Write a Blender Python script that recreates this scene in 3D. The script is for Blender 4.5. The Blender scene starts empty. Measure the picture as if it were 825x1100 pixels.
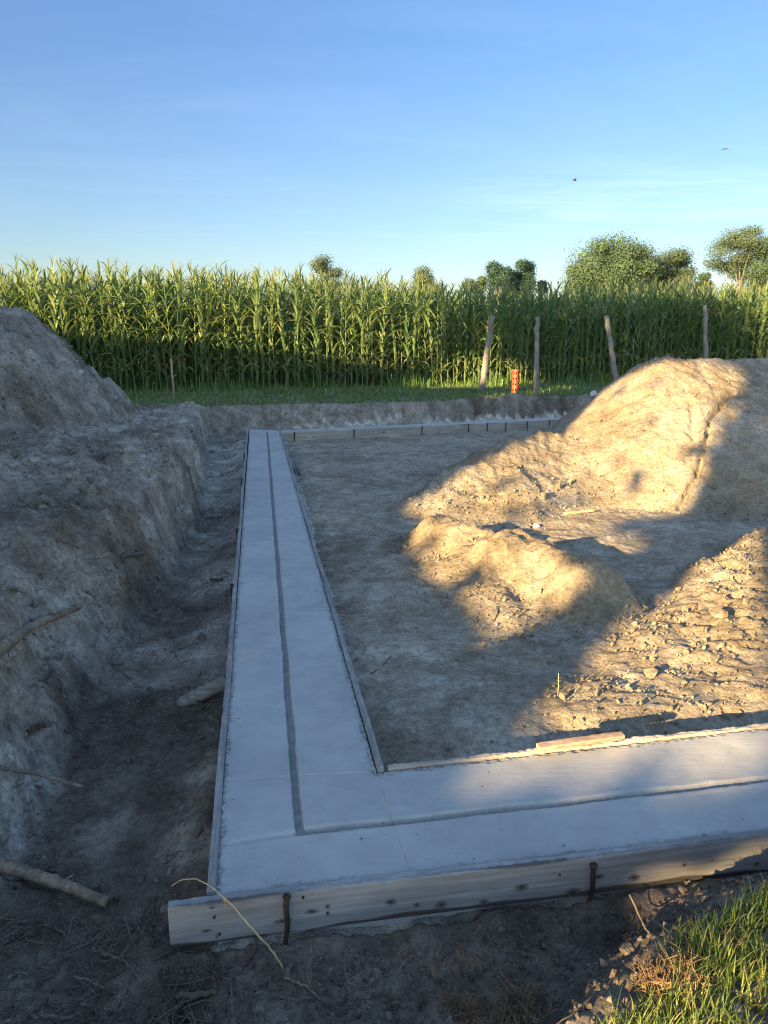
import bpy, math, random
import numpy as np
from mathutils import Vector, Matrix

random.seed(11)
RNG = np.random.default_rng(11)
scene = bpy.context.scene
col = scene.collection

# ------------------------------------------------------------------ camera
F = 794.0; PITCH = math.radians(13.8); CAMH = 1.72

def at(px, py, z=0.0, Y=None):
    """where the sight line through a photo pixel meets height z (or distance Y)"""
    u = (px - 412.5) / F; v = (550 - py) / F
    d = np.array([u, math.cos(PITCH) + v * math.sin(PITCH), -math.sin(PITCH) + v * math.cos(PITCH)])
    t = (z - CAMH) / d[2] if Y is None else Y / d[1]
    return np.array([0, 0, CAMH]) + t * d

HAZE = 0.0

# ------------------------------------------------------------------ noise
def _hash(ix, iy, seed):
    h = (ix.astype(np.int64) * 374761393 + iy.astype(np.int64) * 668265263 + seed * 1442695041) & 0xFFFFFFFF
    h = ((h ^ (h >> 13)) * 1274126177) & 0xFFFFFFFF
    h = (h ^ (h >> 16)) & 0xFFFFFFFF
    return h

def perlin(x, y, seed=0):
    x = np.asarray(x, float); y = np.asarray(y, float)
    x0 = np.floor(x); y0 = np.floor(y); fx = x - x0; fy = y - y0
    def g(ix, iy, dx, dy):
        a = _hash(ix, iy, seed) / 4294967296.0 * 2 * math.pi
        return np.cos(a) * dx + np.sin(a) * dy
    u = fx * fx * fx * (fx * (fx * 6 - 15) + 10); v = fy * fy * fy * (fy * (fy * 6 - 15) + 10)
    a = g(x0, y0, fx, fy); b = g(x0 + 1, y0, fx - 1, fy)
    c = g(x0, y0 + 1, fx, fy - 1); d = g(x0 + 1, y0 + 1, fx - 1, fy - 1)
    return 1.4 * ((a + u * (b - a)) * (1 - v) + v * (c + u * (d - c)))

def fbm(x, y, seed=0, octs=4, gain=0.5):
    s = 0; a = 1.0; f = 1.0
    for i in range(octs):
        s = s + a * perlin(x * f + 17.3 * i, y * f - 9.1 * i, seed + i); a *= gain; f *= 2.03
    return s

def ridged(x, y, seed=0, octs=3):
    s = 0; a = 1.0; f = 1.0
    for i in range(octs):
        s = s + a * (1 - 2 * np.abs(perlin(x * f + 5.3 * i, y * f, seed + i))); a *= 0.5; f *= 2.1
    return s

def sst(a, b, x):
    t = np.clip((x - a) / (b - a), 0, 1)
    return t * t * (3 - 2 * t)

def billow(x, y, seed=0):
    """rounded lumps with sharp creases between them, like crumbled earth"""
    m = sst(-0.35, 0.45, perlin(x * 0.9 + 4, y * 0.9, seed + 9))
    n = 0.050 * np.abs(perlin(x * 3.4, y * 3.4, seed)) + 0.034 * np.abs(perlin(x * 7.3, y * 7.3, seed + 1))
    n = n + m * (0.022 * np.abs(perlin(x * 15, y * 15, seed + 2)) + 0.012 * np.abs(perlin(x * 31, y * 31, seed + 3)))
    return n - 0.02

def polydist(x, y, pts):
    d = np.full(np.shape(x), 1e9)
    for (ax, ay), (bx, by) in zip(pts[:-1], pts[1:]):
        vx, vy = bx - ax, by - ay
        t = np.clip(((x - ax) * vx + (y - ay) * vy) / (vx * vx + vy * vy), 0, 1)
        d = np.minimum(d, np.hypot(x - ax - t * vx, y - ay - t * vy))
    return d

# ------------------------------------------------------------------ terrain
def edgeL(y): return -0.555 - 0.167 * (y - 1.98)          # outer face of the long form
def frontY(x): return 1.90 + 0.165 * (x + 0.66)             # outer face of the front form
def bankY(x): return 14.75 + 0.24 * x                        # lip of the far cut
def cornY(x): return 18.0 + 0.25 * x + 0.30 * np.maximum(x - 4, 0)

def rough(x, y):
    far = np.exp(-np.maximum(np.asarray(y) - 12, 0) / 6.0)
    n = 0.045 * fbm(x * 1.3, y * 1.3, 3, 3) + 0.028 * fbm(x * 5, y * 5, 7, 3) * far
    n = n + 1.25 * billow(x, y, 301) * far + 0.006 * ridged(x * 17, y * 17, 9, 2) * far
    return n

def base(x, y):
    x = np.asarray(x, float); y = np.asarray(y, float)
    wob = 0.10 * perlin(x * 0.9, y * 0.9, 31) + 0.05 * perlin(x * 3.1, y * 3.1, 33)
    wob2 = wob + 0.05 * ridged(x * 4.2 + y, y * 1.6, 35, 2) + 0.035 * ridged(0 * x + 3.1, y * 2.6, 36, 3)
    r = rough(x, y)
    d = edgeL(y) - x
    # pit floor and cuts round the footing
    z = -0.165 + 0 * x
    z = np.where(d > 0, -0.165 - 0.10 * sst(0.0, 0.35, d), z)
    fy = frontY(x) - y
    z = np.where((fy > 0), np.minimum(z, -0.165 - 0.05 * sst(0.0, .25, fy)), z)
    amp = 0.34 + 0 * x
    # hummocky inside: small tyre ruts
    inside = (d < 0) & (fy < 0)
    z = z + np.where(inside, 0.03 * perlin(x * 0.8, y * 2.2, 77), 0)
    # left bank
    db = np.interp(y, [2.4, 3.7, 5.3, 6.4, 9, 13], [0.72, 0.69, 0.46, 0.38, 0.50, 0.74]) + (wob2 - 0.04) * 0.8
    ww = np.interp(y, [2.2, 3.2, 4.2, 5.3, 7, 9], [0.26, 0.42, 0.70, 0.50, 0.24, 0.15])
    top = np.interp(y, [2.2, 3, 4.5, 6, 9, 13, 15], [0.22, 0.34, 0.42, 0.44, 0.40, 0.34, 0.33])
    rise = np.interp(y, [2, 3.5, 5, 8, 12], [0.42, 0.36, 0.22, 0.10, 0.02])
    topz = top + rise * np.clip(d - db - ww, 0, 2.2)
    fb = sst(2.05, 2.45, y + 0.6 * wob)
    t = sst(0, 1, (d - db) / ww) ** 0.85
    zl = z + (topz - z) * t
    low = z + 0.10 * sst(0.3, 1.2, d)
    zl = low + (zl - low) * fb
    z = np.where(d > 0, zl + 0.022 * ridged(x * 2.1 + 0.6 * y, y * 1.7, 305, 2) * sst(0, .4, d - db) * fb, z)
    amp = np.where(d > 0, 0.50 + 0.85 * sst(-.1, .3, (d - db)) * fb, amp); amp = np.where(fy > 0, 0.65, amp)
    # near bank
    nb = np.interp(x, [-1.5, 0.15, 0.45, 0.75, 1.1, 1.6, 3], [1.30, 1.30, 1.46, 1.72, 1.90, 2.02, 2.2]) + 0.5 * wob
    nh = np.interp(x, [-2, 0.0, 0.4, 0.8, 1.5], [-0.08, -0.04, 0.02, 0.06, 0.08])
    tn = sst(0.34, -0.05, y - nb)
    z = np.where(y < 2.6, z + (nh - z) * tn, z)
    # far cut, verge and field
    bo = y - bankY(x) - 0.6 * wob2
    sf = sst(-0.12, 0.16, bo)
    vz = 0.31 + 0.10 * sst(0, 3.5, bo) + 0.10 * np.exp(-((bo - 0.12) / 0.22) ** 2) * sst(1.0, 2.4, x) * (1 + 0.8 * perlin(x * 2, y * 2, 5))
    z = np.where(bo > -1.2, z + (np.maximum(vz, z) - z) * sf, z)
    amp = np.where(bo > 0.3, 0.25, amp)
    # right-hand edge of the pit, out of the picture
    e = sst(0, .5, x - 9.2 + wob)
    z = np.where(y < 15.5, z + (0.3 - z) * e * (z < 0.3), z)
    near = np.exp(-np.maximum(np.hypot(x, y) - 40, 0) / 20)
    return z + r * amp * near

def heap_left(x, y):
    w1 = 0.16 * perlin(x * 0.8, y * 0.8, 41) + 0.05 * perlin(x * 2.6, y * 2.6, 43)
    dx = np.abs(x + 6.72 + w1) / 2.95; dy = np.abs(y - 10.3 + w1) / 2.75
    r = (dx ** 3.2 + dy ** 3.2) ** (1 / 3.2)
    h = 1.58 * (1 - r ** 3.0)
    g = sst(0, .3, h)
    return h + g * (0.05 * fbm(x * 2, y * 2, 45, 3) + 0.06 * ridged(x * 3 + y * 2, y * 1.2 - x, 47, 3) + 0.012 * ridged(x * 13, y * 13, 49, 2) + 0.9 * billow(x, y, 341))

CRACK = CRACK2 = None
def heap_right(x, y):
    w1 = 0.14 * perlin(x * 0.7, y * 0.7, 51) + 0.06 * perlin(x * 2.2, y * 2.2, 53)
    t = np.clip((x - 3.75) / 5.0, 0, 1)
    ddx = x - (3.85 + 5.0 * t)
    r = np.hypot(ddx * np.where(ddx < 0, 1.30, 1.0), (y - 10.15 - .2 * t) * 0.98)
    r = r + w1
    s = np.sqrt(r * r + 0.30 ** 2) - 0.30
    h = 1.53 - 0.10 * t - 0.60 * s
    # tongue of loose soil running out to the left
    tr = polydist(x, y, [(0.35, 7.75), (0.75, 8.45), (1.24, 8.9), (2.1, 9.4)])
    tongue = 0.15 + 0.40 * np.clip(x - 0.4, 0, 1.15) - 0.45 * tr + 0.6 * w1
    h = np.logaddexp(h * 11, tongue * 11) / 11
    g = sst(0, .25, h)
    h = h + g * (0.03 * fbm(x * 2.2, y * 2.2, 55, 3) + 0.012 * ridged(x * 6.1 - y, y * 2.1 + x, 57, 3) + 0.006 * ridged(x * 15, y * 15, 59, 2) + 0.42 * billow(x * 1.5, y * 1.5, 311))
    if CRACK is None: return h
    wx = 0.05 * perlin(x * 5, y * 5, 61) + 0.03 * perlin(x * 17, y * 17, 62)
    c = polydist(x + wx, y + wx, CRACK)
    h = h - 0.13 * np.exp(-(c / 0.026) ** 2) * sst(0.02, .15, h)
    c2 = polydist(x - wx, y + wx, CRACK2)
    return h - 0.05 * np.exp(-(c2 / 0.024) ** 2) * sst(0.02, .15, h)

def heap_small(x, y):
    w1 = 0.10 * perlin(x * 1.9, y * 1.9, 63) + 0.05 * perlin(x * 5, y * 5, 64)
    d1 = polydist(x, y, [(0.52, 6.35), (0.80, 6.0)]); d2 = polydist(x, y, [(1.02, 5.6), (1.46, 4.95)])
    h1 = 0.34 * np.exp(-((d1 + w1) / 0.36) ** 2); h2 = 0.37 * np.exp(-((d2 + w1) / 0.33) ** 2)
    tail = 0.03 * np.exp(-(polydist(x, y, [(0.75, 4.55), (1.0, 4.25)]) / 0.35) ** 2)
    shelf = 0.12 * np.exp(-((polydist(x, y, [(0.55, 5.5), (0.8, 4.8)]) + w1) / 0.30) ** 2)
    h = np.maximum(np.maximum(h1, h2), tail + 0) + shelf - 0.045
    g = sst(0, .2, h)
    return h + g * (0.024 * fbm(x * 5, y * 5, 65, 3) + 0.006 * ridged(x * 14, y * 14, 67, 2) + 0.35 * billow(x * 1.6, y * 1.6, 321))

def heap_low(x, y):
    w1 = 0.20 * perlin(x * 1.2, y * 1.2, 71) + 0.07 * perlin(x * 4, y * 4, 72)
    c = (x * 0.78 - y * 0.62)                       # across / along its ragged front edge
    a = sst(-1.72, -1.30, c + 0.6 * w1)
    b = sst(3.16, 3.42, y - 0.08 * (x - 2) + 0.6 * w1)
    f = sst(7.1, 6.0, y + w1) * sst(8.2, 5.5, x)
    h = (0.060 + 0.12 * sst(1.4, 3.6, x)) * a * b * f - 0.02
    g = sst(0, .1, h)
    return h + g * (0.030 * ridged(x * 2.6, y * 4.2, 73, 3) + 0.022 * fbm(x * 6, y * 6, 75, 3) + 0.010 * ridged(x * 14, y * 14, 79, 2) + 0.45 * billow(x * 1.2, y * 1.2, 331))

def ground_z(x, y):
    x = np.asarray(x, float); y = np.asarray(y, float)
    b = base(x, y)
    h = np.maximum.reduce([heap_left(x, y), heap_right(x, y), heap_small(x, y), heap_low(x, y), 0 * x])
    return b + h

def hit(px, py):
    """first point of the terrain on the sight line through a photo pixel"""
    u = (px - 412.5) / F; v = (550 - py) / F
    d = np.array([u, math.cos(PITCH) + v * math.sin(PITCH), -math.sin(PITCH) + v * math.cos(PITCH)])
    t = np.geomspace(1.2, 40, 900)
    P = np.array([0, 0, CAMH]) + t[:, None] * d
    g = ground_z(P[:, 0], P[:, 1])
    k = np.nonzero(P[:, 2] <= g)[0]
    return P[k[0]] if len(k) else P[-1]

_c1 = [tuple(hit(*p)[:2]) for p in ((790, 418), (778, 428), (763, 447), (757, 478), (749, 506), (736, 530), (720, 554))]
_c2 = [tuple(hit(*p)[:2]) for p in ((744, 431), (746, 455), (738, 477), (728, 500))]
CRACK, CRACK2 = _c1, _c2

# ------------------------------------------------------------------ mesh helpers
def link(o, parent=None):
    col.objects.link(o)
    if parent is not None: o.parent = parent
    return o

def mesh_np(name, V, Fq, mat=None, smooth=True, attrs=None):
    """mesh from an (n,3) array and an (m,4) or (m,3) index array"""
    V = np.asarray(V, np.float32); Fq = np.asarray(Fq, np.int32)
    me = bpy.data.meshes.new(name)
    k = Fq.shape[1]; m = len(Fq)
    me.vertices.add(len(V)); me.vertices.foreach_set('co', V.ravel())
    me.loops.add(m * k); me.loops.foreach_set('vertex_index', Fq.ravel())
    me.polygons.add(m); me.polygons.foreach_set('loop_start', np.arange(0, m * k, k, dtype=np.int32))
    me.polygons.foreach_set('loop_total', np.full(m, k, np.int32))
    me.polygons.foreach_set('use_smooth', np.full(m, smooth))
    for n_, a in (attrs or {}).items():
        at_ = me.attributes.new(n_, 'FLOAT', 'POINT'); at_.data.foreach_set('value', np.asarray(a, np.float32).ravel())
    if mat: me.materials.append(mat)
    me.update(calc_edges=True); me.validate()
    return me

def obj(name, me, parent=None, loc=None):
    o = bpy.data.objects.new(name, me)
    if loc is not None: o.location = loc
    return link(o, parent)

def tag(o, label, cat, group=None, kind=None):
    if label: o['label'] = label
    if cat: o['category'] = cat
    if group: o['group'] = group
    if kind: o['kind'] = kind
    return o

def empty(name, loc, label, cat, group=None):
    o = bpy.data.objects.new(name, None); o.location = loc; link(o)
    return tag(o, label, cat, group)

def grid_faces(nu, nv, off=0):
    i = np.arange(nu - 1)[:, None] * nv + np.arange(nv - 1)[None, :]
    i = i.ravel() + off
    return np.stack([i, i + nv, i + nv + 1, i + 1], 1)

class MB:
    """collects pieces for ONE mesh"""
    def __init__(s): s.V = []; s.Q = []; s.n = 0; s.A = []
    def add(s, V, Fq, a=None):
        V = np.asarray(V, float); Fq = np.asarray(Fq, int)
        if Fq.shape[1] == 3: Fq = np.concatenate([Fq, Fq[:, 2:3]], 1)
        s.V.append(V); s.Q.append(Fq + s.n); s.n += len(V)
        s.A.append(np.zeros(len(V)) if a is None else np.broadcast_to(a, (len(V),)))
    def tube(s, P, R, k=8, cap=True, a=None, rag=0.0):
        P = np.asarray(P, float); n = len(P); R = np.broadcast_to(np.asarray(R, float), (n,))
        T = np.gradient(P, axis=0); T /= np.linalg.norm(T, axis=1)[:, None] + 1e-9
        ref = np.array([0.0, 0, 1]) if abs(T[0][2]) < 0.9 else np.array([1.0, 0, 0])
        V = []
        u = np.cross(T[0], ref); u /= np.linalg.norm(u)
        for i in range(n):
            u = u - T[i] * np.dot(u, T[i]); u /= np.linalg.norm(u) + 1e-9
            w = np.cross(T[i], u)
            an = np.arange(k) * 2 * math.pi / k
            rr_ = R[i] * (1 + rag * (perlin(an * 1.3 + 7, 0 * an + i * 0.35, 401) + 0.7 * perlin(an * 2.5, 0 * an + i * 0.11, 402)))[:, None] if rag else R[i]
            V.append(P[i] + rr_ * (np.cos(an)[:, None] * u + np.sin(an)[:, None] * w))
        V = np.concatenate(V)
        q = []
        for i in range(n - 1):
            for j in range(k):
                q.append((i * k + j, i * k + (j + 1) % k, (i + 1) * k + (j + 1) % k, (i + 1) * k + j))
        if cap:
            V = np.concatenate([V, P[:1], P[-1:]])
            c0, c1 = n * k, n * k + 1
            for j in range(k):
                q.append((c0, (j + 1) % k, j, j)); q.append((c1, (n - 1) * k + j, (n - 1) * k + (j + 1) % k, (n - 1) * k + (j + 1) % k))
        s.add(V, q, a)
    def build(s, name, mat, parent=None, smooth=True, attr=None, loc=None):
        V = np.concatenate(s.V); Q = np.concatenate(s.Q)
        return obj(name, mesh_mixed(name, V, Q, mat, smooth, {attr: np.concatenate(s.A)} if attr else None), parent, loc)

def mesh_mixed(name, V, Q, mat, smooth=True, attrs=None):
    tri = Q[:, 2] == Q[:, 3]
    if not tri.any(): return mesh_np(name, V, Q, mat, smooth, attrs)
    V = np.asarray(V, np.float32)
    me = bpy.data.meshes.new(name)
    qs = Q[~tri]; ts = Q[tri][:, :3]
    lv = np.concatenate([qs.ravel(), ts.ravel()]).astype(np.int32)
    tot = np.concatenate([np.full(len(qs), 4), np.full(len(ts), 3)]).astype(np.int32)
    st = np.concatenate([[0], np.cumsum(tot)[:-1]]).astype(np.int32)
    me.vertices.add(len(V)); me.vertices.foreach_set('co', V.ravel())
    me.loops.add(len(lv)); me.loops.foreach_set('vertex_index', lv)
    me.polygons.add(len(tot)); me.polygons.foreach_set('loop_start', st); me.polygons.foreach_set('loop_total', tot)
    me.polygons.foreach_set('use_smooth', np.full(len(tot), smooth))
    for n_, a in (attrs or {}).items():
        at_ = me.attributes.new(n_, 'FLOAT', 'POINT'); at_.data.foreach_set('value', np.asarray(a, np.float32).ravel())
    if mat: me.materials.append(mat)
    me.update(calc_edges=True); me.validate()
    return me

# ------------------------------------------------------------------ materials
class NT:
    def __init__(s, name):
        s.m = bpy.data.materials.new(name); s.m.use_nodes = True; s.t = s.m.node_tree; s.t.nodes.clear()
        s.out = s.n('ShaderNodeOutputMaterial')
    def n(s, typ, **kw):
        o = s.t.nodes.new(typ)
        for k, v in kw.items():
            if k == 'inp':
                for a, b in v.items():
                    if isinstance(b, bpy.types.NodeSocket): s.t.links.new(b, o.inputs[a])
                    else: o.inputs[a].default_value = b
            else: setattr(o, k, v)
        return o
    def coord(s, w='Object'): return s.n('ShaderNodeTexCoord').outputs[w]
    def mapping(s, v, scale=(1, 1, 1), rot=(0, 0, 0)):
        return s.n('ShaderNodeMapping', inp={'Vector': v, 'Scale': scale, 'Rotation': rot}).outputs[0]
    def noise(s, v, scale, detail=4, rough=0.55, dist=0.0):
        return s.n('ShaderNodeTexNoise', inp={'Vector': v, 'Scale': scale, 'Detail': detail, 'Roughness': rough, 'Distortion': dist}).outputs['Fac']
    def voro(s, v, scale, feature='F1', out='Distance'):
        return s.n('ShaderNodeTexVoronoi', feature=feature, inp={'Vector': v, 'Scale': scale}).outputs[out]
    def ramp(s, f, stops):
        r = s.n('ShaderNodeValToRGB', inp={'Fac': f}); e = r.color_ramp.elements
        while len(e) < len(stops): e.new(0.5)
        for el, (p, c) in zip(e, stops):
            el.position = p; el.color = (*c, 1) if len(c) == 3 else c
        return r.outputs['Color']
    def mix(s, f, a, b, mode='MIX'):
        o = s.n('ShaderNodeMix', data_type='RGBA', blend_type=mode)
        for i, v in ((0, f), (6, a), (7, b)):
            if isinstance(v, bpy.types.NodeSocket): s.t.links.new(v, o.inputs[i])
            else: o.inputs[i].default_value = v if i == 0 else ((*v, 1) if len(v) == 3 else v)
        return o.outputs[2]
    def math(s, op, a, b=0.0, clamp=False):
        o = s.n('ShaderNodeMath', operation=op, use_clamp=clamp)
        for i, v in ((0, a), (1, b)):
            if isinstance(v, bpy.types.NodeSocket): s.t.links.new(v, o.inputs[i])
            else: o.inputs[i].default_value = v
        return o.outputs[0]
    def attr(s, name): return s.n('ShaderNodeAttribute', attribute_name=name).outputs['Fac']
    def bump(s, h, strength, dist, normal=None):
        inp = {'Height': h, 'Strength': strength, 'Distance': dist}
        if normal is not None: inp['Normal'] = normal
        return s.n('ShaderNodeBump', inp=inp).outputs[0]
    def bsdf(s, color, rough=0.9, spec=0.2, normal=None, **kw):
        inp = {'Base Color': color if isinstance(color, bpy.types.NodeSocket) else (*color, 1), 'Roughness': rough, 'Specular IOR Level': spec}
        if normal is not None: inp['Normal'] = normal
        inp.update(kw)
        return s.n('ShaderNodeBsdfPrincipled', inp=inp).outputs[0]
    def done(s, sh): s.t.links.new(sh, s.out.inputs['Surface']); return s.m

def soil_mat(name='soil'):
    t = NT(name); v = t.coord()
    dk = t.attr('dark')
    big = t.noise(v, 0.9, 5, 0.6); mid = t.noise(v, 4.5, 7, 0.66); fine = t.noise(v, 30, 6, 0.75)
    grit = t.noise(v, 150, 4, 0.75)
    patch = t.math('ADD', t.math('MULTIPLY', big, 0.45), t.math('MULTIPLY', mid, 0.55))
    dry = t.ramp(patch, [(0.39, (0.142, 0.112, 0.074)), (0.5, (0.208, 0.166, 0.110)), (0.61, (0.275, 0.228, 0.158))])
    wet = t.ramp(patch, [(0.38, (0.078, 0.060, 0.046)), (0.5, (0.145, 0.116, 0.089)), (0.60, (0.238, 0.197, 0.156))])
    pit = t.ramp(t.math('ADD', t.math('MULTIPLY', t.noise(t.mapping(v, (0.85, 1.2, 1)), 1.5, 5, 0.6), 0.4), t.math('MULTIPLY', t.noise(v, 7, 7, 0.72), 0.6)), [(0.38, (0.14, 0.124, 0.103)), (0.45, (0.25, 0.224, 0.188)), (0.51, (0.39, 0.354, 0.30)), (0.57, (0.54, 0.50, 0.43))])
    c = t.mix(t.math('MULTIPLY', dk, 2.0, True), dry, pit)
    c = t.mix(t.math('MULTIPLY', t.math('SUBTRACT', dk, 0.5), 2.0, True), c, wet)
    vd = t.n('ShaderNodeMapRange', interpolation_type='SMOOTHSTEP', inp={0: dk, 1: 0.90, 2: 1.0, 3: 1.0, 4: 0.75}).outputs[0]  # trench floor and front cut darkened further, their shade put into the colour
    c = t.mix(1.0, c, vd, 'MULTIPLY')
    sp = t.ramp(fine, [(0.30, (0.50, 0.49, 0.48)), (0.5, (1, 1, 1)), (0.70, (1.35, 1.33, 1.3))])
    c = t.mix(1.0, c, sp, 'MULTIPLY')
    gr = t.ramp(grit, [(0.32, (0.62, 0.62, 0.62)), (0.62, (1.16, 1.16, 1.16))])
    c = t.mix(1.0, c, gr, 'MULTIPLY')
    cr = t.voro(v, 55); c = t.mix(t.math('MULTIPLY', t.math('LESS_THAN', cr, 0.13), 0.35), c, (0.42, 0.37, 0.30))
    h1 = t.noise(v, 11, 9, 0.72); ck = t.voro(v, 24); ck2 = t.voro(v, 62)
    hh = t.math('ADD', h1, t.math('ADD', t.math('MULTIPLY', ck, -0.40), t.math('MULTIPLY', ck2, -0.22)))
    b = t.bump(hh, 0.60, 0.034)
    b = t.bump(t.math('ADD', fine, grit), 0.7, 0.006, b)
    return t.done(t.bsdf(c, 0.96, 0.12, b))

def concrete_mat():
    t = NT('concrete'); v = t.coord()
    e = t.attr('edge'); g = t.attr('groove')
    big = t.noise(v, 1.7, 5, 0.55); mid = t.noise(v, 9, 6, 0.6)
    fine = t.noise(t.mapping(v, (1, 1, 1)), 120, 3, 0.6)
    c = t.ramp(t.math('ADD', t.math('MULTIPLY', big, 0.6), t.math('MULTIPLY', mid, 0.4)), [(0.33, (0.268, 0.266, 0.252)), (0.5, (0.322, 0.320, 0.304)), (0.66, (0.368, 0.365, 0.348))])
    # tide lines of dried bleed water
    wv = t.noise(v, 2.6, 5, 0.6, 0.4)
    line = t.math('LESS_THAN', t.math('ABSOLUTE', t.math('SUBTRACT', wv, 0.585)), 0.008)
    c = t.mix(t.math('MULTIPLY', line, 0.22), c, (0.24, 0.245, 0.25))
    # rough paste along the forms
    en = t.math('MULTIPLY', e, t.math('ADD', 0.35, t.noise(v, 28, 5, 0.7)), True)
    rc = t.ramp(t.noise(v, 60, 5, 0.7), [(0.38, (0.10, 0.095, 0.085)), (0.52, (0.25, 0.24, 0.225)), (0.7, (0.5, 0.49, 0.47))])
    c = t.mix(en, c, rc)
    gn = t.math('MULTIPLY', g, t.math('ADD', 0.05, t.noise(v, 22, 4, 0.7)), True)
    c = t.mix(gn, c, t.ramp(t.noise(v, 45, 5, 0.7), [(0.35, (0.085, 0.083, 0.08)), (0.7, (0.26, 0.25, 0.24))]))
    pit = t.math('LESS_THAN', t.voro(v, 13), 0.035)
    c = t.mix(t.math('MULTIPLY', pit, 0.6), c, (0.09, 0.085, 0.08))
    br = t.noise(t.mapping(v, (6, 60, 6), (0, 0, -0.17)), 1.0, 3, 0.6)
    h = t.math('ADD', t.math('MULTIPLY', br, 0.35), t.math('ADD', t.math('MULTIPLY', fine, 0.2), t.math('MULTIPLY', mid, 0.7)))
    h = t.math('ADD', h, t.math('MULTIPLY', t.math('MULTIPLY', t.math('ADD', e, g, True), t.noise(v, 55, 4, 0.7)), 1.6))
    return t.done(t.bsdf(c, 0.82, 0.16, t.bump(h, 0.40, 0.008)))

def wood_mat(name, c0, c1, c2, stain=True):
    t = NT(name); v = t.coord()
    w = t.noise(t.mapping(v, (2.2, 45, 45)), 1.0, 6, 0.65, 0.35)
    w2 = t.noise(v, 3.0, 4, 0.6)
    f = t.math('ADD', t.math('MULTIPLY', w, 0.7), t.math('MULTIPLY', w2, 0.3))
    c = t.ramp(f, [(0.34, c0), (0.5, c1), (0.66, c2)])
    sp = t.noise(v, 40, 4, 0.7)
    c = t.mix(t.math('MULTIPLY', t.math('GREATER_THAN', sp, 0.66), 0.25), c, (0.42, 0.41, 0.39))
    if stain:
        s = t.attr('stain')
        c = t.mix(s, c, (0.028, 0.022, 0.018))
    return t.done(t.bsdf(c, 0.85, 0.2, t.bump(w, 0.4, 0.003)))

def bark_mat(name, c0, c1, c2, sc=1.0):
    t = NT(name); v = t.coord()
    w = t.noise(t.mapping(v, (sc, sc, sc)), 26, 6, 0.7); w2 = t.noise(v, 5 * sc, 4)
    c = t.ramp(t.math('ADD', t.math('MULTIPLY', w, 0.6), t.math('MULTIPLY', w2, 0.4)), [(0.35, c0), (0.5, c1), (0.65, c2)])
    return t.done(t.bsdf(c, 0.9, 0.15, t.bump(w, 0.6, 0.006)))

def leaf_mat(name, stops, trans=0.35, tint=(1.35, 1.25, 0.5), sc=3.0, rough=0.5, spec=0.35):
    t = NT(name); v = t.coord('Object')
    rnd = t.n('ShaderNodeObjectInfo').outputs['Random']
    g = t.n('ShaderNodeNewGeometry').outputs['Random Per Island']
    f = t.math('ADD', t.math('MULTIPLY', g, 0.55), t.math('ADD', t.math('MULTIPLY', rnd, 0.15), t.math('MULTIPLY', t.noise(v, sc, 3), 0.35)))
    c = t.ramp(f, stops)
    p = t.bsdf(c, rough, spec)
    tc = t.mix(1.0, c, tint, 'MULTIPLY')
    tr = t.n('ShaderNodeBsdfTranslucent', inp={'Color': tc}).outputs[0]
    mx = t.n('ShaderNodeMixShader', inp={0: trans, 1: p, 2: tr}).outputs[0]
    return t.done(mx)

M = {}
M['soil'] = soil_mat()
M['concrete'] = concrete_mat()
M['board'] = wood_mat('weathered_board', (0.13, 0.125, 0.12), (0.205, 0.20, 0.192), (0.285, 0.28, 0.272))
M['board_warm'] = wood_mat('form_board_warm', (0.19, 0.16, 0.13), (0.29, 0.255, 0.215), (0.39, 0.355, 0.31))
M['timber'] = wood_mat('split_timber', (0.15, 0.10, 0.07), (0.30, 0.21, 0.15), (0.42, 0.33, 0.25), False)
M['post'] = wood_mat('fence_post_wood', (0.085, 0.076, 0.065), (0.16, 0.145, 0.124), (0.25, 0.23, 0.20), False)
t = NT('rusty_iron'); v = t.coord()
M['rust'] = t.done(t.bsdf(t.ramp(t.noise(v, 40, 5, 0.7), [(0.35, (0.012, 0.010, 0.010)), (0.55, (0.035, 0.022, 0.016)), (0.75, (0.10, 0.05, 0.03))]), 0.75, 0.3))
M['stick'] = bark_mat('dead_branch_bark', (0.06, 0.045, 0.033), (0.17, 0.13, 0.093), (0.32, 0.25, 0.185))
M['root'] = bark_mat('root_bark', (0.045, 0.036, 0.028), (0.10, 0.08, 0.062), (0.19, 0.155, 0.12))
M['straw'] = bark_mat('dry_stem', (0.28, 0.20, 0.10), (0.42, 0.31, 0.17), (0.55, 0.43, 0.26))
M['rootlet'] = bark_mat('dry_rootlets', (0.08, 0.05, 0.03), (0.22, 0.14, 0.08), (0.38, 0.265, 0.16))
M['trunk'] = bark_mat('tree_bark', (0.07, 0.055, 0.042), (0.13, 0.11, 0.09), (0.22, 0.19, 0.16), 0.3)
M['corn_leaf'] = leaf_mat('corn_leaf', [(0.2, (0.065, 0.118, 0.050)), (0.5, (0.115, 0.185, 0.078)), (0.75, (0.175, 0.235, 0.10)), (0.93, (0.28, 0.265, 0.115))], 0.38, rough=0.42, spec=0.55)
M['corn_stalk'] = leaf_mat('corn_stalk', [(0.2, (0.055, 0.10, 0.03)), (0.6, (0.095, 0.135, 0.045)), (0.9, (0.16, 0.15, 0.07))], 0.0)
M['tassel'] = leaf_mat('corn_tassel', [(0.2, (0.13, 0.15, 0.06)), (0.8, (0.22, 0.215, 0.10))], 0.2)
M['husk'] = leaf_mat('corn_husk', [(0.2, (0.08, 0.13, 0.045)), (0.8, (0.14, 0.17, 0.07))], 0.1)
M['grass'] = leaf_mat('grass_blade', [(0.15, (0.05, 0.095, 0.022)), (0.45, (0.11, 0.17, 0.04)), (0.72, (0.20, 0.235, 0.07)), (0.86, (0.34, 0.28, 0.13))], 0.35)
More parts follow.
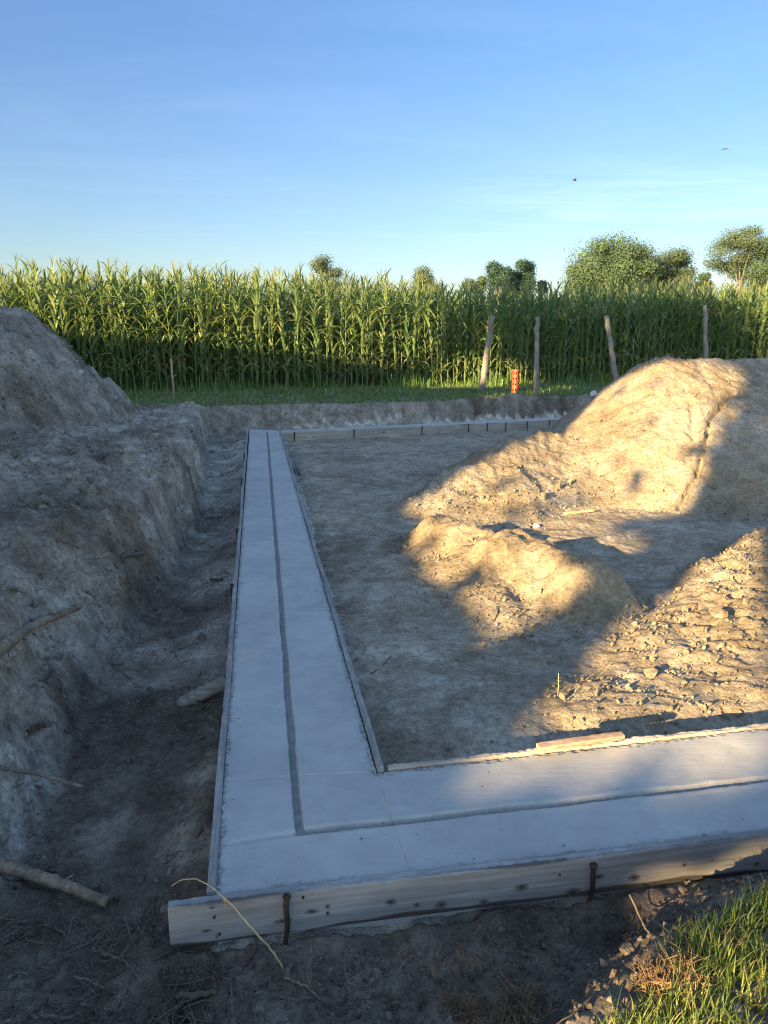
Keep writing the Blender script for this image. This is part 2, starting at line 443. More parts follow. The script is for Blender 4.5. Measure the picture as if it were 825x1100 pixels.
M['weed'] = leaf_mat('weed_leaf', [(0.2, (0.05, 0.11, 0.03)), (0.55, (0.10, 0.185, 0.05)), (0.85, (0.17, 0.25, 0.075))], 0.35)
M['tree_leaf'] = leaf_mat('tree_leaf', [(0.2, (0.032, 0.060, 0.034)), (0.5, (0.052, 0.088, 0.048)), (0.85, (0.082, 0.12, 0.064))], 0.2, (1.1, 1.1, 0.7), rough=0.8, spec=0.1)
M['dark_leaf'] = leaf_mat('dark_tree_leaf', [(0.2, (0.016, 0.040, 0.030)), (0.5, (0.028, 0.060, 0.042)), (0.85, (0.045, 0.08, 0.055))], 0.15, (1.1, 1.1, 0.7), rough=0.8, spec=0.1)
M['olive_leaf'] = leaf_mat('olive_tree_leaf', [(0.2, (0.040, 0.064, 0.040)), (0.5, (0.062, 0.092, 0.055)), (0.85, (0.095, 0.125, 0.075))], 0.2, (1.1, 1.1, 0.7), rough=0.8, spec=0.1)
t = NT('orange_plastic'); v = t.coord()
M['orange'] = t.done(t.bsdf(t.ramp(t.noise(v, 9, 4), [(0.35, (0.40, 0.045, 0.018)), (0.65, (0.50, 0.065, 0.026))]), 0.5, 0.4))
t = NT('hole_shade'); M['core'] = t.done(t.bsdf((0.06, 0.010, 0.006), 0.8, 0.2))
t = NT('pale_stone'); v = t.coord()
M['stone'] = t.done(t.bsdf(t.ramp(t.noise(v, 30, 5, 0.6), [(0.35, (0.34, 0.31, 0.27)), (0.65, (0.55, 0.52, 0.47))]), 0.85, 0.2, t.bump(t.noise(v, 60, 4), 0.5, 0.004)))
t = NT('feather'); M['feather'] = t.done(t.bsdf(t.ramp(t.noise(t.coord(), 12, 3), [(0.3, (0.04, 0.045, 0.055)), (0.7, (0.10, 0.105, 0.12))]), 0.7, 0.2))

# ------------------------------------------------------------------ ground sheet
def steps(a, b, f):
    out = [a]
    while out[-1] < b: out.append(out[-1] + f(out[-1]))
    return out
def axis_x():
    f = lambda x: 0.0125 + 0.0062 * max(0, abs(x) - 1.3) if abs(x) < 11 else 0.10 + (abs(x) - 11) * 0.16
    p = steps(0, 900, f); return np.array([-q for q in p[:0:-1]] + p)
def axis_y():
    fwd = steps(0.9, 900, lambda y: 0.0075 + 0.0030 * (y - 0.9) if y < 19 else 0.10 + (y - 19) * 0.16)
    bk = steps(-0.9, 500, lambda y: 0.10 + max(0, y + 0.9) * 0.14)
    return np.array([-q for q in bk[:0:-1]] + fwd)
gx, gy = axis_x(), axis_y()
X, Y = np.meshgrid(gx, gy, indexing='ij')

def darkness(x, y):
    """kind of soil: 0 dry spoil, 0.5 the trodden pit floor, 1 damp dark topsoil and the trench floor with shade in its tone"""
    d = edgeL(y) - x; fy = frontY(x) - y
    k = 0.5 + 0 * x
    n = 0.18 * perlin(x * 1.1, y * 1.1, 81) + 0.12 * perlin(x * 4, y * 4, 82)
    kl = np.interp(y, [2, 2.6, 4, 6.5, 9, 13], [0.98, 0.92, 0.90, 0.86, 0.83, 0.76])
    tr = np.interp(y, [2, 3.5, 5, 7, 9, 13], [1.0, 0.97, 0.90, 0.84, 0.78, 0.6])
    dbb = np.interp(y, [2.4, 3.7, 5.3, 6.4, 9, 13], [0.72, 0.69, 0.46, 0.38, 0.50, 0.74])
    kk = tr + (kl - tr) * sst(-0.05, 0.25, d - dbb)
    kk = kk - 0.30 * sst(0, .08, d - dbb) * sst(.55, .3, d - dbb) * sst(3.5, 3.0, y) * sst(2.2, 2.4, y)
    k = np.where(d > 0, kk + n, k + 0.3 * n)
    k = np.where(fy > 0, 0.98 + 0.5 * n - 0.14 * sst(0.45, 0.75, fy), k)
    bo = y - bankY(x)
    k = np.where(bo > -0.9, 0.80 + n + 0.10 * sst(.3, 1.2, x), k)
    k = np.where(bo > 0.3, 0.95, k)
    hm = np.maximum.reduce([heap_right(x, y), heap_small(x, y), heap_low(x, y)])
    k = k * (1 - 0.75 * sst(-0.16, 0.02, hm + 0.05 * perlin(x * 5, y * 5, 83)) * (d < -0.7) * (fy < -0.7) * (bo < 0))
    return np.clip(k, 0, 1)

ground = obj('ground', mesh_np('ground', np.stack([X, Y, base(X, Y)], -1).reshape(-1, 3), grid_faces(len(gx), len(gy))[:, ::1], M['soil'], True, {'dark': darkness(X, Y)}))
tag(ground, 'bare excavated earth of the building site with verge and field beyond', 'ground', kind='structure')

def heap(name, x0, x1, y0, y1, st, fn, dark, label, cat):
    xs = np.arange(x0, x1, st); ys = np.arange(y0, y1, st)
    A, B = np.meshgrid(xs, ys, indexing='ij')
    h = fn(A, B); z = base(A, B) + h - 0.012
    q = grid_faces(len(xs), len(ys)); hf = h.ravel()[q].max(1)
    q = q[hf > 0.0]
    used = np.unique(q); remap = np.zeros(A.size, int); remap[used] = np.arange(len(used))
    V = np.stack([A, B, z], -1).reshape(-1, 3)[used]
    dk = dark + 0.12 * perlin(V[:, 0] * 1.2, V[:, 1] * 1.2, 91) + 0.10 * perlin(V[:, 0] * 5, V[:, 1] * 5, 92)
    f = sst(-0.01, 0.10, h.ravel()[used] + 0.03 * perlin(V[:, 0] * 6, V[:, 1] * 6, 93))
    dk = darkness(V[:, 0], V[:, 1]) * (1 - f) + dk * f
    o = obj(name, mesh_np(name, V, remap[q], M['soil'], True, {'dark': np.clip(dk, 0, 1)}))
    return tag(o, label, cat)

heap('spoil_heap', -11.5, -2.6, 6.2, 14.2, 0.034, heap_left, 0.86, 'tall dark grey spoil heap with a steep side at the left of the long trench', 'soil heap')
heap('spoil_heap', -0.4, 12.5, 6.4, 13.6, 0.024, heap_right, 0.10, 'large sunlit tan soil heap with a deep vertical crack', 'soil heap')
heap('spoil_heap', -0.1, 2.2, 3.9, 6.9, 0.016, heap_small, 0.04, 'small golden two-humped lump of loose soil in front of the large tan heap', 'soil heap')
heap('spoil_heap', 0.3, 8.5, 3.0, 7.6, 0.018, heap_low, 0.08, 'low rough spread of tan clods beside the front concrete footing', 'soil heap')

# ------------------------------------------------------------------ clods and stones
def rock_proto(n=1, rough_=0.25, seed=0):
    import bmesh
    bm = bmesh.new(); bmesh.ops.create_icosphere(bm, subdivisions=n, radius=1)
    V = np.array([v.co[:] for v in bm.verts]); Fc = np.array([[v.index for v in f.verts] for f in bm.faces]); bm.free()
    r = np.random.default_rng(seed)
    for _ in range(7):
        nrm = r.normal(size=3); nrm /= np.linalg.norm(nrm); dd = r.uniform(0.25, 0.75)
        k = V @ nrm - dd; V = V - np.maximum(k, 0)[:, None] * nrm * 0.9
    V = V * (1 + rough_ * (r.random(len(V)) - 0.5))[:, None]
    return V, Fc
ROCKS = [rock_proto(1, 0.28, i) for i in range(12)]

def rot_rand(r):
    q = r.normal(size=4); q /= np.linalg.norm(q); w, x, y, z = q
    return np.array([[1 - 2 * (y * y + z * z), 2 * (x * y - z * w), 2 * (x * z + y * w)], [2 * (x * y + z * w), 1 - 2 * (x * x + z * z), 2 * (y * z - x * w)], [2 * (x * z - y * w), 2 * (y * z + x * w), 1 - 2 * (x * x + y * y)]])

def scatter_clods(name, pts, sizes, dark, label):
    mb = MB(); z = ground_z(pts[:, 0], pts[:, 1]); own = np.clip(darkness(pts[:, 0], pts[:, 1]) + RNG.normal(0, .04, len(pts)), 0, 1)
    dark = own if dark is None else dark
    for (x, y), s, zz, d0 in zip(pts, sizes, z, np.broadcast_to(dark, (len(pts),))):
        V, Fc = ROCKS[RNG.integers(len(ROCKS))]
        sc = s * RNG.uniform(0.6, 1.15, 3) * np.array([1, 1, 0.8])
        mb.add((V * sc) @ rot_rand(RNG).T + np.array([x, y, zz - s * 0.05]), Fc, d0)
    o = mb.build(name, M['soil'], None, False, 'dark')
    return tag(o, label, 'soil clods', kind='stuff')

def pts_in(n, x0, x1, y0, y1): return np.stack([RNG.uniform(x0, x1, n), RNG.uniform(y0, y1, n)], 1)

p = pts_in(7500, 0.3, 4.6, 3.1, 6.4); h = heap_low(p[:, 0], p[:, 1]); p = p[(h > -0.01)]
c = p[:, 0] * 0.78 - p[:, 1] * 0.62
p = p[(RNG.random(len(p)) < np.clip(1.0 - (c + 1.6) / 2.2, 0.15, 1)) & (perlin(p[:, 0] * 2, p[:, 1] * 2, 95) > -0.25)]
s = RNG.lognormal(-4.75, 0.62, len(p))
P1 = p; S1 = np.clip(s, 0.004, 0.032)
p = pts_in(2600, 0.0, 2.0, 4.0, 7.0); e = heap_small(p[:, 0], p[:, 1]); p = p[(e > -0.03) & (e < 0.12)]
P2 = p; S2 = np.clip(RNG.lognormal(-4.8, 0.55, len(p)), 0.004, 0.035)
p = pts_in(7000, 0, 7, 6.6, 10.5); e = heap_right(p[:, 0], p[:, 1]); p = p[(e > -0.05) & ((e < 0.22) | (RNG.random(len(p)) < 0.20))]
P3 = p; S3 = np.clip(RNG.lognormal(-4.6, 0.55, len(p)), 0.005, 0.06)
scatter_clods('soil_clods', np.concatenate([P1, P2, P3]), np.concatenate([S1, S2, S3]), 0.06, 'loose dry tan clods strewn over and round the tan heaps')
p = pts_in(11000, -1.2, 6, 2.7, 13); ins = (edgeL(p[:, 1]) + 0.62 < p[:, 0]) & (p[:, 1] > frontY(p[:, 0]) + 0.72)
p = p[ins & (perlin(p[:, 0] * 1.3, p[:, 1] * 1.3, 97) > -0.1)]
scatter_clods('soil_clods', p, np.clip(RNG.lognormal(-4.75, 0.5, len(p)), 0.003, 0.03), None, 'small grey crumbs of earth on the trodden floor inside the footing')
p = np.concatenate([pts_in(11000, -3.8, -0.7, 1.4, 8.5), pts_in(4200, -5, -2, 6.5, 13.5)])
dd = edgeL(p[:, 1]) - p[:, 0]; p = p[(dd > 0.06) & (perlin(p[:, 0] * 1.6, p[:, 1] * 1.6, 98) > -0.15)]
scatter_clods('soil_clods', p, np.clip(RNG.lognormal(-4.35, 0.6, len(p)), 0.004, 0.055), None, 'dark crumbled clods along the left trench and its bank')
p = np.concatenate([pts_in(420, -4.5, -1.2, 2.4, 8.0), pts_in(200, -5, -2.4, 8, 13)])
dd = edgeL(p[:, 1]) - p[:, 0]; p = p[(dd > 0.62) & (perlin(p[:, 0] * 1.1, p[:, 1] * 1.1, 99) > -0.05)]
scatter_clods('soil_clods', p, np.clip(RNG.lognormal(-3.2, 0.4, len(p)), 0.02, 0.085), None, 'bigger grey lumps of earth lying on the left bank')
p = pts_in(7000, -1.3, 1.7, 1.15, 2.2); fy = frontY(p[:, 0]) - p[:, 1]; p = p[(fy > 0.05)]
scatter_clods('soil_clods', p, np.clip(RNG.lognormal(-4.7, 0.6, len(p)), 0.003, 0.035), None, 'dark lumps of topsoil in the cut in front of the front form board')

def stone(name, px, py, size, mat, label, cat='stone', dark=None, sink=0.3, seed=3):
    V, Fc = rock_proto(2, 0.16, seed); P = hit(px, py) if py > 430 else at(px, py, 0.40)
    q = np.concatenate([Fc, Fc[:, 2:3]], 1)
    me = mesh_mixed(name, V * np.array(size), q, mat, False, {'dark': np.full(len(V), dark if dark is not None else 0.0)})
    o = obj(name, me, None, (P[0], P[1], P[2] + size[2] * (1 - 2 * sink) * 0.8)); o.rotation_euler = (0.2, 0.1, seed * 1.3)
    return tag(o, label, cat)
stone('stone', 637, 424, (0.12, 0.10, 0.085), M['stone'], 'white stone on the dark far bank above the far footing')
stone('stone', 575, 567, (0.055, 0.045, 0.035), M['stone'], 'pale stone at the foot of the large tan heap below its crack', seed=5)
stone('soil_clod', 235, 624, (0.075, 0.06, 0.045), M['soil'], 'brown lump of earth lying on the trench floor beside the long footing', 'clod', 0.72, 0.3, 7)
stone('soil_clod', 741, 655, (0.075, 0.065, 0.035), M['soil'], 'biggest flat clod among the tan clods, split along its right side', 'clod', 0.05, 0.35, 8)
stone('soil_clod', 772, 660, (0.06, 0.06, 0.032), M['soil'], 'tan clod just right of the biggest flat clod', 'clod', 0.03, 0.35, 9)
stone('soil_clod', 698, 725, (0.055, 0.045, 0.032), M['soil'], 'rough tan clod low on the front of the rough spread of clods', 'clod', 0.1, 0.35, 12)

# ------------------------------------------------------------------ concrete footing
def lineL(y): return np.array([-0.53 - 0.167 * (y - 1.98), y])
FL = np.array([-0.53, 1.965]); FR = np.array([0.085, 2.066])
NR = np.array([-0.03, 2.64]); NL = np.array([-0.635, 2.585])
BL = np.array([-2.42, 13.28]); BR = np.array([-1.86, 13.10])
u_in = np.array([0.985, 0.192]); u_in /= np.linalg.norm(u_in)
RR_in = NR + u_in * 3.6; RR_out = FR + np.array([0.985, 0.166]) / np.hypot(.985, .166) * 3.6
DI0 = np.array([-1.88, 12.78]); DO1 = np.array([6.2, 16.25]); DI1 = np.array([6.35, 15.72])
GROOVE = [(-2.06, 13.0), (-0.302, 2.272), (1.53, 2.60), (3.4, 2.94)]
def conc_z(x, y):
    w = 0.004 * perlin(x * 2, y * 2, 101) + 0.0025 * perlin(x * 13, y * 13, 102) + 0.002 * perlin(x * 40, y * 40, 103)
    d = polydist(x + w, y + w, GROOVE)
    wid = 0.0140 + 0.0025 * perlin(x * 4, y * 4, 108)
    g = sst(wid + 0.004, wid - 0.003, d)
    lip = 0.002 * np.exp(-((d - wid - 0.018) / 0.010) ** 2) * (0.5 + perlin(x * 9, y * 9, 104))
    # shallow line carried on to the outer corner, and lap marks across the long leg
    d2 = polydist(x + 2 * w, y + 2 * w, [(-0.57, 2.205), (-0.30, 2.272)]); lap = -0.006 * np.exp(-(d2 / 0.010) ** 2)
    for yy, a in ((4.35, 0.006), (4.95, 0.004), (5.9, 0.006), (7.6, 0.004), (9.4, 0.004)):
        lap = lap + a * np.exp(-((y - yy - 0.05 * perlin(x * 4, y, 105) + 0.08 * x) / 0.035) ** 2) * (x < -0.2)
    z = -0.008 + 0.004 * fbm(x * 2.2, y * 2.2, 106, 3) + lap + lip - (0.024 + 0.005 * perlin(x * 20, y * 20, 107)) * g
    return z, g
def conc_patch(mb, A, B, C, D, us, vs, attrs):
    """A->B along u, A->D along v"""
    U, W = np.meshgrid(us, vs, indexing='ij')
    P = ((1 - U) * (1 - W))[..., None] * A + (U * (1 - W))[..., None] * B + (U * W)[..., None] * C + ((1 - U) * W)[..., None] * D
    return P
parts = []
lat = np.linspace(0, 1, 150)
yv = np.concatenate([[0], np.cumsum(0.013 + 0.0032 * np.linspace(0, 10.6, 420))]); yv /= yv[-1]
corner = np.linspace(0, 1, 130)
PA = conc_patch(None, FL, FR, NR, NL, lat, corner, None)
PB = conc_patch(None, NL, NR, BR, BL, lat, yv, None)
PC = conc_patch(None, FR, RR_out, RR_in, NR, np.linspace(0, 1, 420), corner, None)
PD = conc_patch(None, DI0, DI1, DO1, BL + (BR - BL) * 0.99, np.linspace(0, 1, 160), np.linspace(0, 1, 24), None)
outer = [FL, FR, RR_out, RR_in, NR, BR, BL, FL]
Vs, Qs, Es, Gs, off = [], [], [], [], 0
OUT = [tuple(FL), tuple(RR_out)], [tuple(FL), tuple(BL)], [tuple(NR), tuple(BR)], [tuple(NR), tuple(RR_in)]
for P in (PA, PB, PC, PD):
    nu, nv = P.shape[:2]; x, y = P[..., 0], P[..., 1]
    z, g = conc_z(x, y)
    e = np.minimum.reduce([polydist(x, y, o) for o in OUT])
    e = 1 - sst(0.004, 0.026, e + 0.012 * perlin(x * 9, y * 9, 110) + 0.012 * perlin(x * 30, y * 30, 111))
    z = z + e * (0.006 * perlin(x * 45, y * 45, 112) - 0.003)
    if P is PD: z = z - 0.004; e = e * 0; 
    top = np.stack([x, y, z], -1).reshape(-1, 3)
    Vs.append(top); Qs.append(grid_faces(nu, nv, off)); Es.append(e.ravel()); Gs.append(g.ravel())
    # side walls down to the trench floor
    idx = np.arange(nu * nv).reshape(nu, nv)
    for lp in (idx[:, 0], idx[::-1, -1], idx[0, ::-1], idx[-1, :]):
        b = top[lp].copy(); b[:, 2] = -0.24; n0 = off + nu * nv + sum(len(q_) for q_ in [])
        base_i = sum(len(v_) for v_ in Vs); Vs.append(b); Es.append(np.zeros(len(b))); Gs.append(np.zeros(len(b)))
        k = np.arange(len(lp) - 1); Qs.append(np.stack([lp[k] + off, base_i + k, base_i + k + 1, lp[k + 1] + off], 1))
    off = sum(len(v_) for v_ in Vs)
foot = obj('concrete_footing', mesh_np('concrete_footing', np.concatenate(Vs), np.concatenate(Qs), M['concrete'], True, {'edge': np.concatenate(Es), 'groove': np.concatenate(Gs)}))
tag(foot, 'freshly poured grey concrete strip footing with a keyway groove down its middle', 'footing')

pp = []
for (A_, B_, n_, sd) in ((FL, BL, 260, .05), (NR, BR, 220, .05), (FL, RR_out, 150, .04), (NR, RR_in, 150, .05), (np.array([-.3, 2.27]), np.array([-2.06, 13.0]), 160, .12), (np.array([-.3, 2.27]), np.array([3.4, 2.94]), 120, .14)):
    k = RNG.random(n_) ** 1.3; q = A_ + (B_ - A_) * k[:, None] + RNG.normal(0, sd, (n_, 2)); pp.append(q)
pp = np.concatenate(pp); ed = edgeL(pp[:, 1]) - pp[:, 0]; fy = pp[:, 1] - frontY(pp[:, 0])
ok = (ed < -0.05) & (fy > 0.06) & ((ed > -0.61) | (fy < 0.66)); pp = pp[ok]
mb = MB()
for (x, y), z_, s_ in zip(pp, conc_z(pp[:, 0], pp[:, 1])[0], np.clip(RNG.lognormal(-6.0, 0.5, len(pp)), .0012, .009)):
    V, Fc = ROCKS[RNG.integers(len(ROCKS))]; mb.add((V * s_ * RNG.uniform(.6, 1.2, 3)) @ rot_rand(RNG).T + np.array([x, y, z_ + s_ * .1]), Fc, RNG.uniform(.3, 1))
tag(mb.build('soil_crumbs', M['soil'], None, False, 'dark'), 'small crumbs of earth and mortar dropped on the wet concrete', 'crumbs', kind='stuff')

# ------------------------------------------------------------------ form boards
def board(name, A, B, zt0, zt1, hgt, thick, mat, label, side=1, knots=(), res=0.012, stain_low=0.0, seed=0, ragged=0.0):
    """plank from A to B (xy), its outer face on that line, thickness to the given side"""
    A = np.array(A, float); B = np.array(B, float); L = np.linalg.norm(B - A)
    root = empty(name, (A[0], A[1], zt0 - hgt), label, 'form board'); root.rotation_euler = (0, -math.atan2(zt1 - zt0, L), math.atan2(B[1] - A[1], B[0] - A[0]))
    nx = max(8, int(L / res)); nz = 44 if knots and res < .01 else 14; ny = 7
    xs = np.linspace(0, L, nx); r = 0.004
    # section loop: face, top, back, bottom
    sec = [(0, z) for z in np.linspace(0.004, hgt - r, nz)] + [(thick * k, hgt) for k in np.linspace(0.08, 0.92, ny)] + [(thick, z) for z in np.linspace(hgt - r, 0.004, nz)] + [(thick * k, 0) for k in (0.9, 0.1)]
    sec = np.array(sec); k = len(sec)
    V = np.zeros((nx, k, 3)); V[..., 0] = xs[:, None]; V[..., 1] = sec[None, :, 0] * side; V[..., 2] = sec[None, :, 1]
    top = V[..., 2] > hgt * 0.93
    V[..., 2] += np.where(top, ragged * (perlin(V[..., 0] * 14 + seed, V[..., 1] * 30, 121 + seed) - 0.25 + 0.6 * perlin(V[..., 0] * 60, V[..., 1] * 60, 125)), 0)
    V[..., 1] += 0.006 * perlin(V[..., 0] * 0.9 + seed, 0 * V[..., 0], 122)
    fx, fz = V[..., 0], V[..., 2]
    st = np.zeros(fx.shape)
    for (kx, kz, ra, rb) in knots:
        e = np.hypot((fx - kx) / ra, (fz - kz) / rb) + 0.18 * perlin(fx * 60, fz * 60, 123)
        st = np.maximum(st, 0.62 * sst(1.25, 0.75, e)); st = np.maximum(st, 0.95 * sst(0.55, 0.35, e))
    if stain_low:
        lim = stain_low * (0.55 + 0.8 * perlin(fx * 1.6 + seed, 0 * fx, 124) + 0.35 * perlin(fx * 6, 0 * fx, 126))
        st = np.maximum(st, 0.88 * sst(lim + 0.004, lim - 0.004, fz))
        lim2 = 0.022 * (perlin(fx * 2.1, 0 * fx, 127 + seed) - 0.12)
        st = np.maximum(st, 0.7 * sst(hgt - lim2 - .005, hgt - lim2 + 0.003, fz) * (V[..., 1] * side < thick * .3))
    i = np.arange(nx - 1)[:, None] * k; j = np.arange(k)[None, :]; j2 = (j + 1) % k
    q = np.stack([i + j, i + k + j, i + k + j2, i + j2], -1).reshape(-1, 4)
    Vf = V.reshape(-1, 3); c0 = len(Vf); Vf = np.concatenate([Vf, [[0, thick * side / 2, hgt / 2], [L, thick * side / 2, hgt / 2]]])
    jj = np.arange(k); e0 = np.stack([np.full(k, c0), jj, (jj + 1) % k, (jj + 1) % k], 1); e1 = np.stack([np.full(k, c0 + 1), (nx - 1) * k + (jj + 1) % k, (nx - 1) * k + jj, (nx - 1) * k + jj], 1)
    Q = np.concatenate([q, e0, e1]); 
    if side > 0: Q = Q[:, [0, 3, 2, 1]]; Q[:, :] = np.where((Q[:, 1:2] == Q[:, 2:3]), Q[:, [0, 2, 3, 3]], Q)
    obj('plank', mesh_mixed('plank', Vf, Q, mat, True, {'stain': np.concatenate([st.ravel(), [0, 0]])}), root)
    return root, L

def stake(root, x, z0, z1, y, r=0.008, lean=0.0, head=True):
    mb = MB(); n = 9
    zz = np.linspace(z0, z1, n)
    P = np.stack([x + lean * (zz - z0) + 0.003 * np.sin(zz * 40), np.full(n, y), zz], 1)
    mb.tube(P, np.linspace(r * 0.75, r, n), 8)
    if head: mb.tube([P[-1], P[-1] + [0, 0, 0.006]], [r * 1.5, r * 1.4], 10)
    return mb.build('stake', M['rust'], root)

def px_to_board(pts, A, B, zb):
    """photo pixels on the front plank's face -> (along, up)"""
    A = np.array(A); B = np.array(B); d = (B - A) / np.linalg.norm(B - A); nrm = np.array([-d[1], d[0]])
    out = []
    for px, py, ra, rb in pts:
        o = np.array([0, 0, CAMH]); e = at(px, py, -3) - o
        t_ = np.dot(A - o[:2], nrm) / np.dot(e[:2], nrm); P = o + t_ * e
        out.append((np.dot(P[:2] - A, d), P[2] - zb, ra, rb))
    return out
fA, fB = (-0.662, 1.905), (3.6, 2.615)
HB = 0.150
knots_px = [(335, 980, .017, .006), (352, 975, .006, .006), (304, 990, .022, .005), (420, 970, .014, .008), (448, 973, .008, .006), (474, 973, .015, .010), (520, 970, .013, .008), (560, 954, .018, .010), (615, 959, .020, .011), (643, 942, .015, .007), (681, 943, .016, .010), (732, 946, .018, .012), (735, 930, .006, .005), (765, 925, .005, .004), (813, 929, .009, .006), (228, 975, .007, .004), (222, 1000, .012, .004), (231, 985, .003, .006), (233, 1006, .003, .006)]
kb = px_to_board(knots_px, fA, fB, 0.004 - HB)
kb = [(a_, b_, c_ * 1.35, d_ * 1.5) for a_, b_, c_, d_ in kb] + [(2.3, .07, .015, .01), (2.7, .1, .012, .008), (3.1, .05, .016, .01)]
fb_, L = board('form_board', fA, fB, 0.004, 0.012, HB, 0.036, M['board'], 'long grey knotted front form board with rusty stakes and a damp lower edge', 1, kb, 0.0045, 0.030, 1, 0.005)
for (px, py) in ((305, 985), (632, 950)):
    k = px_to_board([(px, py, 0, 0)], fA, fB, 0.004 - HB)[0]
    stake(fb_, k[0], -0.10, HB - (0.002 if px < 400 else 0.028), -0.012, 0.009, 0.05)
# wet dark run beside the near stake, and nails
for (px, py) in ((325, 945), (352, 981), (230, 985), (236, 1003), (601, 940)):
    k = px_to_board([(px, py, 0, 0)], fA, fB, 0.004 - HB)[0]; mb = MB(); zz_ = min(max(k[1], .02), HB - .02)
    mb.tube([(k[0], 0.002, zz_), (k[0], -0.004, zz_)], [0.0035, 0.0045], 8); mb.build('nail', M['rust'], fb_)

bl, L = board('form_board', (-0.533, 1.985), (-2.436, 13.25), 0.006, 0.0, 0.17, 0.028, M['board'], 'cement-crusted outer form board down the left side of the long footing', 1, (), 0.02, 0.0, 3, 0.010)
for s_ in (1.15, 2.9, 4.4, 6.7, 8.6):
    st_ = stake(bl, s_, -0.05, 0.176, 0.036, 0.010, 0.0)
br, L = board('form_board', (-0.027, 2.650), (-1.852, 13.05), 0.006, 0.0, 0.16, 0.028, M['board'], 'cement-splashed inner form board down the right side of the long footing', -1, (), 0.02, 0.0, 4, 0.010)
bi, L = board('form_board', tuple(np.array(NR) + u_in * 0.05 + np.array([-.19, .98]) * 0.006), tuple(RR_in + np.array([-.19, .98]) * 0.006), 0.003, 0.003, 0.16, 0.024, M['board_warm'], 'tan inner form board along the front footing, its top edge splintered', 1, (), 0.008, 0.0, 6, 0.006)
dirD = DI1 - DI0; dirD = dirD / np.linalg.norm(dirD); nD = np.array([dirD[1], -dirD[0]])
bf, L = board('form_board', tuple(DI0 + nD * 0.03 + dirD * 0.08), tuple(DI1 + nD * 0.03), 0.0, 0.0, 0.20, 0.03, M['board_warm'], 'pale form board of the far footing held by dark stakes', 1, [(0.6, .1, .03, .012), (1.9, .12, .05, .015), (3.0, .07, .03, .01)], 0.03, 0.045, 7, 0.004)
for px in (316, 380, 453, 503, 523, 543, 566, 590):
    P = at(px, 466, -0.08); s_ = np.dot(P[:2] - (DI0 + nD * 0.03 + dirD * 0.08), dirD)
    lo = 0
    for _ in range(3):
        q_ = DI0 + nD * 0.03 + dirD * (0.08 + s_); xpx = 412.5 + F * q_[0] / (q_[1] * math.cos(PITCH) + 1.8 * math.sin(PITCH)); s_ += (px - xpx) / F * q_[1]
    stake(bf, s_, -0.06, 0.205, -0.014, 0.010, 0.01, False)

# loose timber on and by the forms
def plank_loose(name, P0, P1, w, th, mat, label, roll=0.0):
    P0 = np.array(P0); P1 = np.array(P1); mb = MB(); L = np.linalg.norm(P1 - P0); T = (P1 - P0) / L
    S = np.cross(T, [0, 0, 1]); S /= np.linalg.norm(S); U = np.cross(S, T)
    S, U = S * math.cos(roll) + U * math.sin(roll), U * math.cos(roll) - S * math.sin(roll)
    n = 16; V = []
    for i in range(n):
        a = i / (n - 1); tp = 1 - 0.12 * (a > 0.9) * (a - 0.9) * 10
        for (sx, sy) in ((-.5, -.5), (0, -.55), (.5, -.5), (.53, 0), (.5, .5), (0, .53), (-.5, .5), (-.53, 0)):
            j = 1 + 0.10 * random.uniform(-1, 1)
            V.append(T * (L * a) + S * (sx * w * tp * j) + U * (sy * th * tp * j))
    q = [(i * 8 + j, i * 8 + (j + 1) % 8, (i + 1) * 8 + (j + 1) % 8, (i + 1) * 8 + j) for i in range(n - 1) for j in range(8)]
    V += [V[0] * 0 + 0 * T, T * L]; c0 = n * 8
    q += [(c0, (j + 1) % 8, j, j) for j in range(8)] + [(c0 + 1, (n - 1) * 8 + j, (n - 1) * 8 + (j + 1) % 8, (n - 1) * 8 + (j + 1) % 8) for j in range(8)]
    mb.add(V, q); o = mb.build(name, mat, None, False, None, tuple(P0)); return tag(o, label, 'timber')
plank_loose('timber_scrap', at(578, 803, 0.028), at(669, 790, 0.03), 0.035, 0.022, M['timber'], 'reddish splintered scrap of timber lying along the inner edge of the front footing')
plank_loose('loose_lath', at(309, 480, 0.012), at(323, 509, -0.14), 0.06, 0.02, M['post'], 'pale wooden slat leaning against the inner side of the long footing near its far end', 0.8)

# ------------------------------------------------------------------ branches, roots, sticks
def wiggle(P, n=18, amp=0.004, seed=0):
    P = np.asarray(P, float); s = np.concatenate([[0], np.cumsum(np.linalg.norm(np.diff(P, axis=0), axis=1))]); s /= s[-1]
    tt = np.linspace(0, 1, n)
    # Catmull style smoothing by cubic resampling of a linear path
    Q = np.stack([np.interp(tt, s, P[:, i]) for i in range(3)], 1)
    for _ in range(2): Q[1:-1] = 0.25 * Q[:-2] + 0.5 * Q[1:-1] + 0.25 * Q[2:]
    r = np.random.default_rng(seed); Q[1:-1] += r.normal(0, amp, (n - 2, 3)); return Q

